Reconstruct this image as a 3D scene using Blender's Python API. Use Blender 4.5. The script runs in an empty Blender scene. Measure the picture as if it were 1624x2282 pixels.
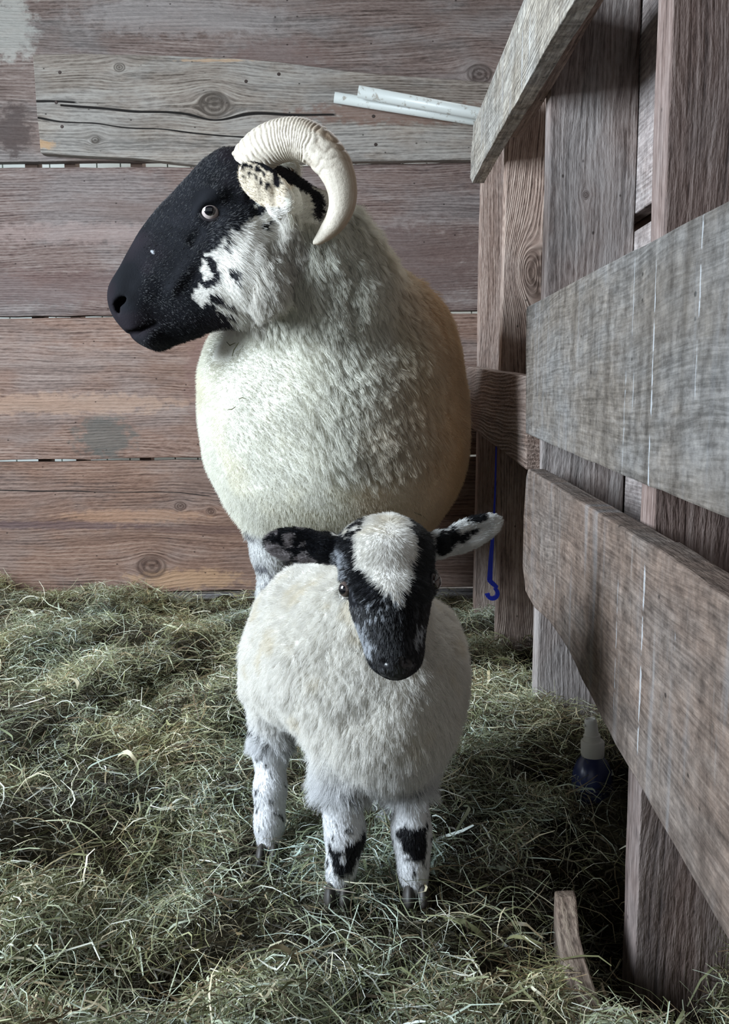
import bpy, bmesh, math, random
import numpy as np
from mathutils import Vector, Matrix, kdtree

# ------------------------------------------------------------------ camera, world, light
SC = bpy.context.scene
COL = SC.collection
F = 1950.0                      # focal length in pixels of the 1624 x 2282 frame
CAMZ = 0.48
PITCH = math.radians(7.0)
cam_d = bpy.data.cameras.new('camera')
cam = bpy.data.objects.new('camera', cam_d)
COL.objects.link(cam)
cam.location = (0, 0, CAMZ)
cam.rotation_euler = (math.radians(90) - PITCH, 0, 0)
cam_d.sensor_fit = 'VERTICAL'
cam_d.sensor_height = 24.0
cam_d.lens = 24.0 * F / 2282.0
cam_d.clip_start = 0.02
SC.camera = cam

SC.view_settings.view_transform = 'Standard'
SC.view_settings.look = 'None'
SC.view_settings.gamma = 1.0
SC.view_settings.exposure = 0.0

wd = bpy.data.worlds.new('world')
SC.world = wd
wd.use_nodes = True
bg = wd.node_tree.nodes['Background']
bg.inputs[0].default_value = (0.93, 0.97, 1.0, 1)
bg.inputs[1].default_value = 0.42


def area_light(name, loc, target, size, power, color, size_y=None):
    d = bpy.data.lights.new(name, 'AREA')
    d.energy = power
    d.color = color
    d.size = size
    if size_y:
        d.shape = 'RECTANGLE'
        d.size_y = size_y
    o = bpy.data.objects.new(name, d)
    o.location = loc
    o.rotation_euler = (Vector(target) - Vector(loc)).to_track_quat('-Z', 'Y').to_euler()
    COL.objects.link(o)
    return o


area_light('open_barn_door_daylight', (-1.8, 0.50, 1.05), (0.05, 1.45, 0.45), 0.9, 61, (0.78, 0.89, 1.0), 0.9).data.spread = math.radians(130)
area_light('outdoor_daylight', (0.3, 2.55, 2.2), (0.0, 3.0, 0.9), 1.0, 40, (0.95, 0.98, 1.0), 0.4)


# ------------------------------------------------------------------ geometry helpers
def ray(px, py):
    u = (px - 812.0) / F
    v = (1141.0 - py) / F
    return np.array([u, math.cos(PITCH) + v * math.sin(PITCH), -math.sin(PITCH) + v * math.cos(PITCH)])


CAMP = np.array([0, 0, CAMZ])


def P(px, py, Y):
    d = ray(px, py)
    return CAMP + d * (Y / d[1])


def on_plane(px, py, a, b):
    """point on the vertical plane X = a + b*Y"""
    d = ray(px, py)
    return CAMP + d * (a / (d[0] - b * d[1]))


def flat_px(p, Yr):
    """side-view coordinates of points measured in the vertical plane at depth Yr (orthographic in Y)"""
    p = np.asarray(p)
    y = Yr
    z = p[:, 2] - CAMZ
    c, s = math.cos(PITCH), math.sin(PITCH)
    dep = y * c - z * s
    up = y * s + z * c
    return np.stack([812 + F * p[:, 0] / dep, 1141 - F * up / dep], 1)


def tag(o, label=None, cat=None, group=None, kind=None):
    if label: o['label'] = label
    if cat: o['category'] = cat
    if group: o['group'] = group
    if kind: o['kind'] = kind
    return o


def empty(name, loc, label=None, cat=None, group=None, kind=None):
    o = bpy.data.objects.new(name, None)
    o.location = loc
    o.empty_display_size = 0.05
    COL.objects.link(o)
    return tag(o, label, cat, group, kind)


def link(name, me, mats, parent=None, smooth=False):
    o = bpy.data.objects.new(name, me)
    COL.objects.link(o)
    for m in (mats if isinstance(mats, (list, tuple)) else [mats]):
        me.materials.append(m)
    if smooth:
        me.polygons.foreach_set('use_smooth', [True] * len(me.polygons))
    if parent is not None:
        o.parent = parent
        o.location = -Vector(parent.location)     # meshes are in world coordinates
    return o


def mesh_from(name, verts, faces):
    me = bpy.data.meshes.new(name)
    me.from_pydata([tuple(map(float, v)) for v in verts], [], [tuple(map(int, f)) for f in faces])
    me.update()
    return me


def fast_mesh(name, verts, quads):
    verts = np.asarray(verts, np.float32)
    quads = np.asarray(quads, np.int32)
    k = quads.shape[1]
    me = bpy.data.meshes.new(name)
    me.vertices.add(len(verts))
    me.vertices.foreach_set('co', verts.ravel())
    me.loops.add(quads.size)
    me.loops.foreach_set('vertex_index', quads.ravel())
    me.polygons.add(len(quads))
    me.polygons.foreach_set('loop_start', np.arange(0, quads.size, k, dtype=np.int32))
    me.update(calc_edges=True)
    return me


def bevel(o, w=0.0015, seg=2):
    m = o.modifiers.new('bevel', 'BEVEL')
    m.width = w
    m.segments = seg
    m.limit_method = 'ANGLE'
    m.angle_limit = math.radians(50)
    return o


def prism(pts, off):
    """pts: outline of the front face, off: vector to the back face"""
    n = len(pts)
    off = np.asarray(off, float)
    V = [np.asarray(p, float) for p in pts] + [np.asarray(p, float) + off for p in pts]
    Fc = [tuple(range(n)), tuple(range(2 * n - 1, n - 1, -1))]
    for i in range(n):
        j = (i + 1) % n
        Fc.append((i, n + i, n + j, j))
    return V, Fc


def slab(name, pts, off, mat, parent=None, bv=0.002):
    V, Fc = prism(pts, off)
    me = mesh_from(name, V, Fc)
    bm = bmesh.new(); bm.from_mesh(me)
    bmesh.ops.recalc_face_normals(bm, faces=bm.faces)
    bm.to_mesh(me); bm.free()
    o = link(name, me, mat, parent)
    if bv: bevel(o, bv)
    return o


def box_pts(x0, x1, y0, y1, z0, z1):
    V = [(x, y, z) for z in (z0, z1) for y in (y0, y1) for x in (x0, x1)]
    Fc = [(0, 2, 3, 1), (4, 5, 7, 6), (0, 1, 5, 4), (2, 6, 7, 3), (0, 4, 6, 2), (1, 3, 7, 5)]
    return V, Fc


def rough_line(p, q, n, amp, rng):
    out = []
    for i in range(n):
        t = i / n
        a = 0 if i == 0 else amp
        out.append((p[0] + (q[0] - p[0]) * t + rng.uniform(-a, a) * 0.5, p[1] + (q[1] - p[1]) * t + rng.uniform(-a, a)))
    return out


def rough_poly(corners, amps, ns, seed=1):
    rng = random.Random(seed)
    out = []
    for i, c in enumerate(corners):
        out += rough_line(c, corners[(i + 1) % len(corners)], ns[i], amps[i], rng)
    return out


# value noise for numpy
def _hash(ix, iy, iz, seed):
    h = (ix.astype(np.int64) * 73856093) ^ (iy.astype(np.int64) * 19349663) ^ (iz.astype(np.int64) * 83492791) ^ (seed * 2654435761)
    h = (h ^ (h >> 13)) * 1274126177
    h = h ^ (h >> 16)
    return (h & 0xFFFFFF).astype(np.float64) / float(0xFFFFFF)


def vnoise(p, scale, seed=0, octaves=1):
    p = np.asarray(p, float) * scale
    tot = 0
    amp = 1
    s = 0
    for o in range(octaves):
        q = p * (2 ** o)
        i = np.floor(q)
        f = q - i
        f = f * f * (3 - 2 * f)
        r = 0
        for dx in (0, 1):
            for dy in (0, 1):
                for dz in (0, 1):
                    w = (f[:, 0] if dx else 1 - f[:, 0]) * (f[:, 1] if dy else 1 - f[:, 1]) * (f[:, 2] if dz else 1 - f[:, 2])
                    r = r + w * _hash(i[:, 0] + dx, i[:, 1] + dy, i[:, 2] + dz, seed + o)
        tot = tot + r * amp
        s += amp
        amp *= 0.5
    return tot / s            # 0..1


def in_poly(q, poly):
    poly = np.asarray(poly, float)
    x, y = q[:, 0], q[:, 1]
    ins = np.zeros(len(q), bool)
    j = len(poly) - 1
    for i in range(len(poly)):
        xi, yi = poly[i]; xj, yj = poly[j]
        c = ((yi > y) != (yj > y)) & (x < (xj - xi) * (y - yi) / (yj - yi + 1e-12) + xi)
        ins ^= c
        j = i
    return ins


def in_ell(q, cx, cy, rx, ry, a=0):
    c, s = math.cos(math.radians(a)), math.sin(math.radians(a))
    dx, dy = q[:, 0] - cx, q[:, 1] - cy
    return ((dx * c + dy * s) / rx) ** 2 + ((-dx * s + dy * c) / ry) ** 2 < 1


def sstep(a, b, x):
    t = np.clip((x - a) / (b - a), 0, 1)
    return t * t * (3 - 2 * t)


# ------------------------------------------------------------------ shader helpers
class G:
    def __init__(s, name):
        s.mat = bpy.data.materials.new(name)
        s.mat.use_nodes = True
        s.t = s.mat.node_tree
        s.t.nodes.clear()
        s.out = s.t.nodes.new('ShaderNodeOutputMaterial')

    def n(s, typ, **props):
        nd = s.t.nodes.new(typ)
        for k, v in props.items():
            setattr(nd, k, v)
        return nd

    def put(s, sock, v):
        if isinstance(v, bpy.types.NodeSocket):
            s.t.links.new(v, sock)
        elif isinstance(v, (tuple, list)) and sock.type == 'RGBA' and len(v) == 3:
            sock.default_value = (*v, 1)
        else:
            sock.default_value = v

    def m(s, op, a, b=0.0, c=0.0, clamp=False):
        nd = s.n('ShaderNodeMath', operation=op, use_clamp=clamp)
        s.put(nd.inputs[0], a); s.put(nd.inputs[1], b); s.put(nd.inputs[2], c)
        return nd.outputs[0]

    def obj(s):
        return s.n('ShaderNodeTexCoord').outputs['Object']

    def sep(s, v):
        nd = s.n('ShaderNodeSeparateXYZ'); s.put(nd.inputs[0], v)
        return nd.outputs[0], nd.outputs[1], nd.outputs[2]

    def comb(s, x, y, z):
        nd = s.n('ShaderNodeCombineXYZ')
        s.put(nd.inputs[0], x); s.put(nd.inputs[1], y); s.put(nd.inputs[2], z)
        return nd.outputs[0]

    def noise(s, vec, scale=1, detail=2, rough=0.5, dist=0.0):
        nd = s.n('ShaderNodeTexNoise')
        s.put(nd.inputs['Vector'], vec); s.put(nd.inputs['Scale'], scale)
        s.put(nd.inputs['Detail'], detail); s.put(nd.inputs['Roughness'], rough); s.put(nd.inputs['Distortion'], dist)
        return nd.outputs[0]

    def ramp(s, fac, stops, interp='LINEAR'):
        nd = s.n('ShaderNodeValToRGB')
        cr = nd.color_ramp
        cr.interpolation = interp
        while len(cr.elements) < len(stops): cr.elements.new(0.5)
        for e, (p, c) in zip(cr.elements, stops):
            e.position = p
            e.color = (*c, 1) if len(c) == 3 else c
        s.put(nd.inputs[0], fac)
        return nd.outputs[0]

    def mr(s, v, a, b, c=0.0, d=1.0, smooth=True):
        nd = s.n('ShaderNodeMapRange', interpolation_type='SMOOTHSTEP' if smooth else 'LINEAR')
        s.put(nd.inputs[0], v); s.put(nd.inputs[1], a); s.put(nd.inputs[2], b); s.put(nd.inputs[3], c); s.put(nd.inputs[4], d)
        return nd.outputs[0]

    def mix(s, fac, a, b, blend='MIX'):
        nd = s.n('ShaderNodeMix', data_type='RGBA', blend_type=blend)
        s.put(nd.inputs[0], fac); s.put(nd.inputs[6], a); s.put(nd.inputs[7], b)
        return nd.outputs[2]

    def attr(s, name):
        return s.n('ShaderNodeAttribute', attribute_name=name).outputs[0]

    def bump(s, h, strength=0.5, dist=0.002):
        nd = s.n('ShaderNodeBump')
        s.put(nd.inputs['Height'], h)
        nd.inputs['Strength'].default_value = strength
        nd.inputs['Distance'].default_value = dist
        return nd.outputs[0]

    def bsdf(s, color, rough=0.7, spec=0.3, normal=None, **kw):
        nd = s.n('ShaderNodeBsdfPrincipled')
        s.put(nd.inputs['Base Color'], color); s.put(nd.inputs['Roughness'], rough)
        s.put(nd.inputs['Specular IOR Level'], spec)
        if normal is not None: s.put(nd.inputs['Normal'], normal)
        for k, v in kw.items(): s.put(nd.inputs[k], v)
        s.t.links.new(nd.outputs[0], s.out.inputs[0])
        return s.mat


def simple(name, color, rough=0.6, spec=0.3, **kw):
    return G(name).bsdf(color, rough, spec, **kw)


def wood(name, axes='xyz', dark=(.06, .04, .032), mid=(.20, .145, .12), light=(.36, .29, .25), grey=(.30, .28, .265),
         greyamt=0.4, rings=60, seed=0.0, knots=(), streaks=(), stains=(), cracks=(), bump=0.9, contrast=1.0, drips=0.0, ringw=0.5, tone=1.0):
    """axes: which world axes are length, width, thickness of the board.  knots: (L, W, r)."""
    g = G(name)
    o = g.sep(g.obj())
    L, W, T = (o['xyz'.index(a)] for a in axes)
    low = g.noise(g.comb(g.m('MULTIPLY_ADD', L, 2.2, seed), g.m('MULTIPLY', W, 7), g.m('MULTIPLY', T, 7)), 1, 2)
    Wp = g.m('MULTIPLY_ADD', g.m('SUBTRACT', low, 0.5), 0.05, W)
    km = None
    for (Lk, Wk, r) in knots:
        dl = g.m('MULTIPLY', g.m('SUBTRACT', L, Lk), 0.75)
        dw = g.m('SUBTRACT', W, Wk)
        d2 = g.m('ADD', g.m('MULTIPLY', dl, dl), g.m('MULTIPLY', dw, dw))
        k = g.m('DIVIDE', r * r * 1.5, g.m('ADD', d2, r * r * 0.8))
        Wp = g.m('SUBTRACT', Wp, g.m('MULTIPLY', dw, k))
        d = g.m('SQRT', d2)
        kk = g.mr(g.m('ADD', d, g.m('MULTIPLY', g.m('SUBTRACT', low, .5), r * .8)), r * 1.15, r * 0.8)
        kr = g.m('MULTIPLY', kk, g.mr(g.m('SINE', g.m('MULTIPLY', d, 1500.0 * 0.02 / r * .5)), -1, 1, .45, 1))
        km = kr if km is None else g.m('MAXIMUM', km, kr)
    fib = g.noise(g.comb(g.m('MULTIPLY_ADD', L, 9, seed), g.m('MULTIPLY', Wp, 330), g.m('MULTIPLY', T, 330)), 1, 3, .65)
    chop = g.noise(g.comb(g.m('MULTIPLY_ADD', L, 60, seed), g.m('MULTIPLY', Wp, 260), g.m('MULTIPLY', T, 260)), 1, 3, .6)
    band = g.noise(g.comb(g.m('MULTIPLY_ADD', L, 2.0, seed), g.m('MULTIPLY', Wp, 42), g.m('MULTIPLY', T, 42)), 1, 3, .6)
    ph = g.m('MULTIPLY_ADD', Wp, rings * 1.7 * 6.283, g.m('MULTIPLY', band, 5.0))
    ring = g.m('MULTIPLY_ADD', g.m('SINE', ph), 0.5, 0.5)
    ring = g.m('POWER', ring, 1.6)
    v = g.m('ADD', g.m('MULTIPLY', g.m('SUBTRACT', ring, .38), 0.30 * ringw), g.m('ADD', g.m('MULTIPLY', g.m('SUBTRACT', fib, .5), 0.95), g.m('MULTIPLY_ADD', g.m('SUBTRACT', band, .5), 0.55, 0.485)))
    v = g.m('ADD', v, g.m('MULTIPLY', g.m('SUBTRACT', chop, 0.5), 0.55))
    c0 = 0.5 - 0.26 / contrast; c1 = 0.5 + 0.24 / contrast
    dark, mid, light, grey = (tuple(c * tone for c in q_) for q_ in (dark, mid, light, grey))
    col = g.ramp(v, [(c0, dark), (0.47, mid), (c1, light)])
    patch = g.noise(g.comb(g.m('MULTIPLY_ADD', L, 4.0, seed + 5), g.m('MULTIPLY', W, 9), g.m('MULTIPLY', T, 9)), 1, 4, .6)
    gm = g.m('MULTIPLY', g.mr(patch, 0.40, 0.62), greyamt)
    gcol = g.mix(g.mr(v, .3, .65), tuple(c * .55 for c in grey), grey)
    col = g.mix(gm, col, gcol)
    p2 = g.noise(g.comb(g.m('MULTIPLY_ADD', L, 3.0, seed + 15), g.m('MULTIPLY', W, 12), g.m('MULTIPLY', T, 12)), 1, 3, .6)
    col = g.mix(g.mr(p2, .52, .72, 0, .55), col, tuple(c * 1.0 for c in mid))
    col = g.mix(g.mr(p2, .46, .30, 0, .45), col, g.mix(.5, dark, mid))
    for (Ls, Ws, rl, rw, c, a) in stains:
        dl = g.m('DIVIDE', g.m('SUBTRACT', L, Ls), rl)
        dw = g.m('DIVIDE', g.m('SUBTRACT', W, Ws), rw)
        d = g.m('SQRT', g.m('ADD', g.m('MULTIPLY', dl, dl), g.m('MULTIPLY', dw, dw)))
        nn = g.noise(g.comb(g.m('MULTIPLY', L, 45), g.m('MULTIPLY', W, 60), 0.3), 1, 4, .65)
        d = g.m('ADD', d, g.m('MULTIPLY', g.m('SUBTRACT', nn, .5), 1.8))
        col = g.mix(g.m('MULTIPLY', g.mr(d, 1.1, .55), a), col, c)
    # pin holes and pecked dark specks
    vo = g.n('ShaderNodeTexVoronoi')
    g.put(vo.inputs['Vector'], g.comb(g.m('MULTIPLY_ADD', L, 40, seed), g.m('MULTIPLY', W, 55), g.m('MULTIPLY', T, 55)))
    vo.inputs['Scale'].default_value = 1.0
    sp = g.m('MULTIPLY', g.mr(vo.outputs['Distance'], .13, .06), g.mr(g.sep(vo.outputs['Color'])[0], .72, .8))
    col = g.mix(g.m('MULTIPLY', sp, .8), col, tuple(c * .3 for c in dark))
    if km is not None:
        col = g.mix(g.m('MULTIPLY', km, .8), col, tuple(c * .8 for c in dark))
    cr_h = None
    for (La, Lb, Wc, slope, w) in cracks:
        line = g.m('ADD', g.m('MULTIPLY_ADD', g.m('SUBTRACT', L, La), slope, Wc), g.m('MULTIPLY', g.m('SUBTRACT', band, .5), .008))
        dd = g.m('ABSOLUTE', g.m('SUBTRACT', g.m('ADD', W, g.m('SUBTRACT', Wp, W)), line))
        e = g.m('MULTIPLY', g.mr(L, La, La + .02), g.mr(L, Lb, Lb - .05))
        msk = g.m('MULTIPLY', g.mr(dd, w * 1.3, w * .6), g.mr(e, .02, .3))
        cr_h = msk if cr_h is None else g.m('MAXIMUM', cr_h, msk)
        col = g.mix(msk, col, (.008, .006, .005))
    if drips:
        # whitish runs down the face (droppings): thin vertical marks, scattered along the length
        mot = g.noise(g.comb(g.m('MULTIPLY_ADD', L, 60, seed), g.m('MULTIPLY', W, 60), g.m('MULTIPLY', T, 60)), 1, 6, .75)
        col = g.mix(1.0, col, g.ramp(mot, [(.30, (.45, .42, .40)), (.5, (.98, .95, .92)), (.70, (1.5, 1.45, 1.38))]), 'MULTIPLY')
        run = g.noise(g.comb(g.m('MULTIPLY_ADD', L, 38, seed + 9), g.m('MULTIPLY', W, 3.5), 1.7), 1, 4, .6)
        col = g.mix(1.0, col, g.ramp(run, [(.30, (.62, .60, .58)), (.5, (1, 1, 1)), (.72, (1.0, 1.0, 1.0))]), 'MULTIPLY')
        col = g.mix(g.mr(run, .55, .72, 0, .35), col, (.25, .25, .255))
        q = g.noise(g.comb(g.m('MULTIPLY_ADD', L, 75, seed), g.m('MULTIPLY', W, 5), 0), 1, 2, .5)
        q2 = g.noise(g.comb(g.m('MULTIPLY_ADD', L, 12, seed), g.m('MULTIPLY', W, 22), 3.1), 1, 3, .6)
        dm = g.m('MULTIPLY', g.mr(q, .62, .78), g.mr(q2, .42, .62))
        col = g.mix(g.m('MULTIPLY', dm, drips), col, (.42, .40, .38))
    for (Ls, w, Wa, Wb, a) in streaks:
        nn = g.noise(g.comb(g.m('MULTIPLY', L, 30), g.m('MULTIPLY', W, 30), 0.7), 1, 3, .7)
        xx = g.m('ABSOLUTE', g.m('ADD', g.m('SUBTRACT', L, Ls), g.m('MULTIPLY', g.m('SUBTRACT', nn, .5), .006)))
        ww = g.m('MULTIPLY', w, g.mr(nn, .3, .7, .3, 1.5))
        msk = g.m('MULTIPLY', g.mr(xx, ww, g.m('MULTIPLY', ww, .5)), g.m('MULTIPLY', g.mr(W, Wa, Wa + .01), g.mr(W, Wb, Wb - .01)))
        br = g.noise(g.comb(g.m('MULTIPLY', L, 60), g.m('MULTIPLY', W, 70), Ls), 1, 2, .6)
        msk = g.m('MULTIPLY', msk, g.mr(br, .34, .48))
        col = g.mix(g.m('MULTIPLY', msk, g.m('MULTIPLY', a, .75)), col, (.50, .52, .54))
    h = g.m('ADD', g.m('MULTIPLY', ring, .5 * ringw), g.m('ADD', g.m('MULTIPLY', fib, .5), g.m('MULTIPLY', chop, .7)))
    if cr_h is not None: h = g.m('SUBTRACT', h, g.m('MULTIPLY', cr_h, 2.0))
    nrm = g.bump(h, bump, 0.0036)
    return g.bsdf(col, .78, .25, nrm)


# ------------------------------------------------------------------ back wall of horizontal planks
YW = 2.2


def WX(px, py, Y=YW):
    p = P(px, py, Y)
    return p[0], p[2]


wall = empty('wall_back', (0, YW, 0), kind='structure')


def plank(corners, mat, Y=YW, th=.028, amps=(0, 2, 0, 2), ns=(16, 1, 16, 1), seed=1, name='plank', parent=wall):
    pts = [P(x, y, Y) for (x, y) in rough_poly(corners, amps, ns, seed)]
    return slab(name, pts, (0, th, 0), mat, parent, .0025)


def kn(px, py, rpx, Y=YW):
    x, z = WX(px, py, Y)
    return (x, z, rpx * Y / F)


B_dark, B_mid, B_light = (.075, .045, .038), (.235, .155, .135), (.42, .325, .29)
B_grey = (.38, .34, .325)
m0 = wood('old_wood_top', 'xzy', (.08, .055, .045), (.25, .18, .155), (.42, .34, .30), (.38, .345, .325), .7, 75, 1.3,
          knots=[kn(1068, 165, 20)], tone=.72, stains=[(WX(620, 130)[0], WX(620, 130)[1], .14, .05, (.17, .11, .095), .55), (WX(400, 40)[0], WX(400, 40)[1], .3, .05, (.36, .32, .30), .4), (WX(20, 60)[0], WX(20, 60)[1], .07, .09, (.50, .49, .44), .55),
          (WX(30, 290)[0], WX(30, 290)[1], .05, .07, (.07, .05, .045), .8)])
m1 = wood('old_wood_upper', 'xzy', (.085, .05, .045), (.26, .18, .155), (.46, .37, .33), (.40, .36, .345), .55, 92, 4.1, tone=.68, stains=[(WX(930, 580)[0], WX(930, 580)[1], .22, .10, (.13, .085, .075), .65), (WX(150, 640)[0], WX(150, 640)[1], .5, .05, (.15, .09, .08), .45), (WX(250, 520)[0], WX(250, 520)[1], .4, .03, (.40, .30, .27), .4)])
m2 = wood('old_wood_middle', 'xzy', (.10, .055, .04), (.30, .185, .14), (.47, .335, .27), B_grey, .38, 78, 7.7, tone=.76,
          stains=[(WX(232, 975)[0], WX(232, 975)[1], .085, .06, (.10, .105, .095), .7), (WX(450, 850)[0], WX(450, 850)[1], .05, .12, (.19, .11, .095), .5), (WX(150, 900)[0], WX(150, 900)[1], .35, .03, (.47, .31, .22), .5)])
m3 = wood('old_wood_lower', 'xzy', (.10, .055, .04), (.30, .175, .125), (.46, .31, .235), B_grey, .3, 70, 12.2, tone=.72,
          knots=[kn(338, 1262, 26), kn(402, 1128, 10), kn(470, 1140, 9)],
          stains=[(WX(420, 1290)[0], WX(420, 1290)[1], .16, .03, (.52, .32, .18), .55), (WX(100, 1170)[0], WX(100, 1170)[1], .3, .012, (.10, .065, .07), .6), (WX(470, 1180)[0], WX(470, 1180)[1], .2, .012, (.12, .07, .06), .5), (WX(300, 1150)[0], WX(300, 1150)[1], .2, .02, (.48, .28, .17), .4)],
          cracks=[(WX(0, 1090)[0] - .1, WX(480, 1110)[0], WX(0, 1092)[1], -.04, .0009)])
m4 = wood('grey_sill_wood', 'xzy', (.05, .045, .045), (.17, .15, .145), (.33, .31, .30), (.3, .29, .285), .6, 60, 3.2)
plank([(-260, -140), (1700, -160), (1700, 345), (800, 352), (92, 360), (-260, 363)], m0, amps=(0, 0, 1, 1, 2, 0), ns=(1, 1, 8, 10, 8, 1), seed=3)
plank([(-260, 376), (90, 373), (450, 372), (1060, 361), (1700, 352), (1700, 686), (-260, 708)], m1, amps=(1, 1, 1, 1, 0, 2.0, 0), ns=(6, 8, 12, 8, 1, 34, 1), seed=5)
plank([(-260, 712), (1700, 691), (1700, 1006), (-260, 1028)], m2, amps=(1.2, 0, 2.0, 0), ns=(30, 1, 34, 1), seed=6)
plank([(-260, 1033), (1700, 1011), (1700, 1296), (-260, 1334)], m3, amps=(1.4, 0, 4, 0), ns=(30, 1, 36, 1), seed=8)
plank([(-260, 1337), (1700, 1300), (1700, 1420), (-260, 1440)], m4, Y=2.215, seed=9)
plank([(330, 1352), (1100, 1330), (1100, 1352), (330, 1372)], m4, Y=2.175, th=.03, seed=10, name='sill_batten')

# grey board nailed over the joint
pb_pts = rough_poly([(72, 121), (190, 119), (330, 123), (470, 127), (620, 138), (820, 163), (1090, 183), (1150, 188), (1150, 353), (1050, 356), (700, 361), (440, 368), (300, 352), (90, 341)],
                    [1] * 13 + [1.5], [3, 3, 3, 3, 3, 3, 3, 1, 3, 6, 5, 3, 3, 5], 11)
YP = 2.172
mpb = wood('weathered_grey_board', 'xzy', (.09, .07, .055), (.29, .24, .20), (.46, .41, .35), (.42, .40, .37), .65, 85, 21.0, tone=.80,
           knots=[kn(478, 232, 24, YP), kn(266, 150, 9, YP), kn(212, 312, 10, YP)], bump=.8,
           stains=[(WX(900, 260)[0], WX(900, 260)[1], .3, .03, (.17, .095, .07), .7), (WX(110, 330)[0], WX(110, 330)[1], .04, .012, (.45, .27, .13), .7),
                   (WX(480, 145)[0], WX(480, 145)[1], .10, .004, (.5, .33, .2), .6)],
           cracks=[(WX(82, 230)[0], WX(190, 235)[0], WX(82, 229, YP)[1], -.02, .0022), (WX(140, 240)[0], WX(760, 250)[0], WX(140, 239, YP)[1], -.03, .0022),
                   (WX(80, 268)[0], WX(700, 290)[0], WX(80, 267, YP)[1], -.055, .0012)])
pb = slab('patch_board', [P(x, y, YP) for x, y in pb_pts], (0, .026, 0), mpb, None, .002)
tag(pb, 'weathered grey plank with a large knot and long cracks nailed across the wall joint', 'board')
m_nail = simple('rusty_nail', (.05, .035, .03), .6, .5, Metallic=.6)


def disc(name, c, r, nrm, mat, parent, th=.0015, seg=12):
    bm = bmesh.new()
    bmesh.ops.create_cone(bm, cap_ends=True, segments=seg, radius1=r, radius2=r * .8, depth=th)
    q = Vector(nrm).to_track_quat('Z', 'Y')
    bmesh.ops.transform(bm, matrix=Matrix.Translation(Vector(c)) @ q.to_matrix().to_4x4(), verts=bm.verts)
    me = bpy.data.meshes.new(name); bm.to_mesh(me); bm.free()
    return link(name, me, mat, parent)


for (x, y) in ((133, 161), (125, 228), (138, 282), (548, 181), (621, 165), (832, 259), (837, 322)):
    disc('nail', P(x, y, YP - .0005), .0042, (0, -1, 0), m_nail, pb)

# siding of the building outside, seen through the gap
ms = simple('white_siding_paint', (.72, .76, .72), .6, .3)
V, Fc = [], []
for i in range(44):
    x0 = -1.6 + i * .075
    v, f = box_pts(x0, x0 + .070, 2.9, 2.93, -.1, 1.9)
    Fc += [tuple(a + len(V) for a in q) for q in f]; V += v
v, f = box_pts(-1.6, 1.75, 2.92, 2.95, -.1, 1.9)
Fc += [tuple(a + len(V) for a in q) for q in f]; V += v
sd = link('siding', mesh_from('siding', V, Fc), ms)
tag(sd, 'pale vertical siding of an outbuilding glimpsed through the gap between wall planks', 'siding')
m_dk = simple('dark_brown_timber', (.10, .065, .05), .8, .2)
for (xa, xb) in ((63, 90), (150, 174), (296, 322)):
    a, b = P(xa, 350, 2.26)[0], P(xb, 350, 2.26)[0]
    v, f = box_pts(a, b, 2.235, 2.27, -.1, 1.5)
    link('wall_stud', mesh_from('wall_stud', v, f), m_dk, wall)

# ------------------------------------------------------------------ fence on the right
fence = empty('plank_fence', (.25, 1.3, 0), 'weathered wooden plank fence with tall studs and wide horizontal boards beside the sheep', 'fence')
PA, PB_ = .192, .035        # front plane of the two wide boards


def stud(x, y, w, t, z0, z1, mat, name='post'):
    v, f = box_pts(x, x + w, y, y + t, z0, z1)
    me = mesh_from(name, v, f)
    bm = bmesh.new(); bm.from_mesh(me)
    bmesh.ops.subdivide_edges(bm, edges=[e for e in bm.edges if abs(e.verts[0].co.z - e.verts[1].co.z) > .2], cuts=24)
    rr = random.Random(int(y * 1000))
    for vv in bm.verts:
        k = math.sin(vv.co.z * 9 + y * 30) * .0012
        vv.co.x += k + rr.uniform(-.0005, .0005)
        vv.co.y += rr.uniform(-.0006, .0006)
    bm.to_mesh(me); bm.free()
    o = link(name, me, mat, fence)
    return bevel(o, .0015)


S_d, S_m, S_l = (.075, .05, .042), (.235, .175, .15), (.40, .33, .295)
mst = [wood('stud_wood_a', 'zxy', (.10, .065, .05), (.31, .22, .18), (.50, .40, .34), (.4, .37, .35), .3, 150, 31.0, ringw=.5, bump=.8, knots=[(.26, .335, .022)]),
       wood('stud_wood_b', 'zxy', (.10, .065, .05), (.33, .235, .19), (.52, .41, .34), (.4, .37, .35), .2, 170, 35.0, ringw=.5, bump=.8, knots=[(P(1170, 605, 1.66)[2], .325, .035)]),
       wood('stud_wood_c', 'zxy', S_d, (.25, .20, .18), (.42, .36, .33), (.36, .34, .33), .6, 70, 41.0, bump=.6, ringw=.2, knots=[(P(1305, 435, 1.28)[2], P(1305, 435, 1.28)[0], .005)]),
       wood('stud_wood_d', 'zxy', (.06, .04, .035), (.185, .13, .112), (.31, .24, .215), (.28, .25, .24), .45, 60, 47.0, bump=.8, ringw=.15)]
stud(.262, 2.03, .12, .037, -.02, 1.115, mst[0])
stud(.2575, 1.66, .12, .036, -.02, 1.097, mst[1])
stud(.259, 1.28, .122, .038, -.04, 1.25, mst[2])
stud(.2495, .75, .15, .038, -.2, 1.05, mst[3])

g_c = (.185, .185, .185)


def LYz(px, py, a=PA, b=PB_):
    p = on_plane(px, py, a, b)
    return p[1], p[2]


def strk(pts, a=PA, b=PB_):
    out = []
    for (px, ya, yb, w, al) in pts:
        y1, z1 = LYz(px, ya, a, b)
        y2, z2 = LYz(px, yb, a, b)
        out.append(((y1 + y2) / 2, w, min(z1, z2), max(z1, z2), al))
    return out


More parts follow.
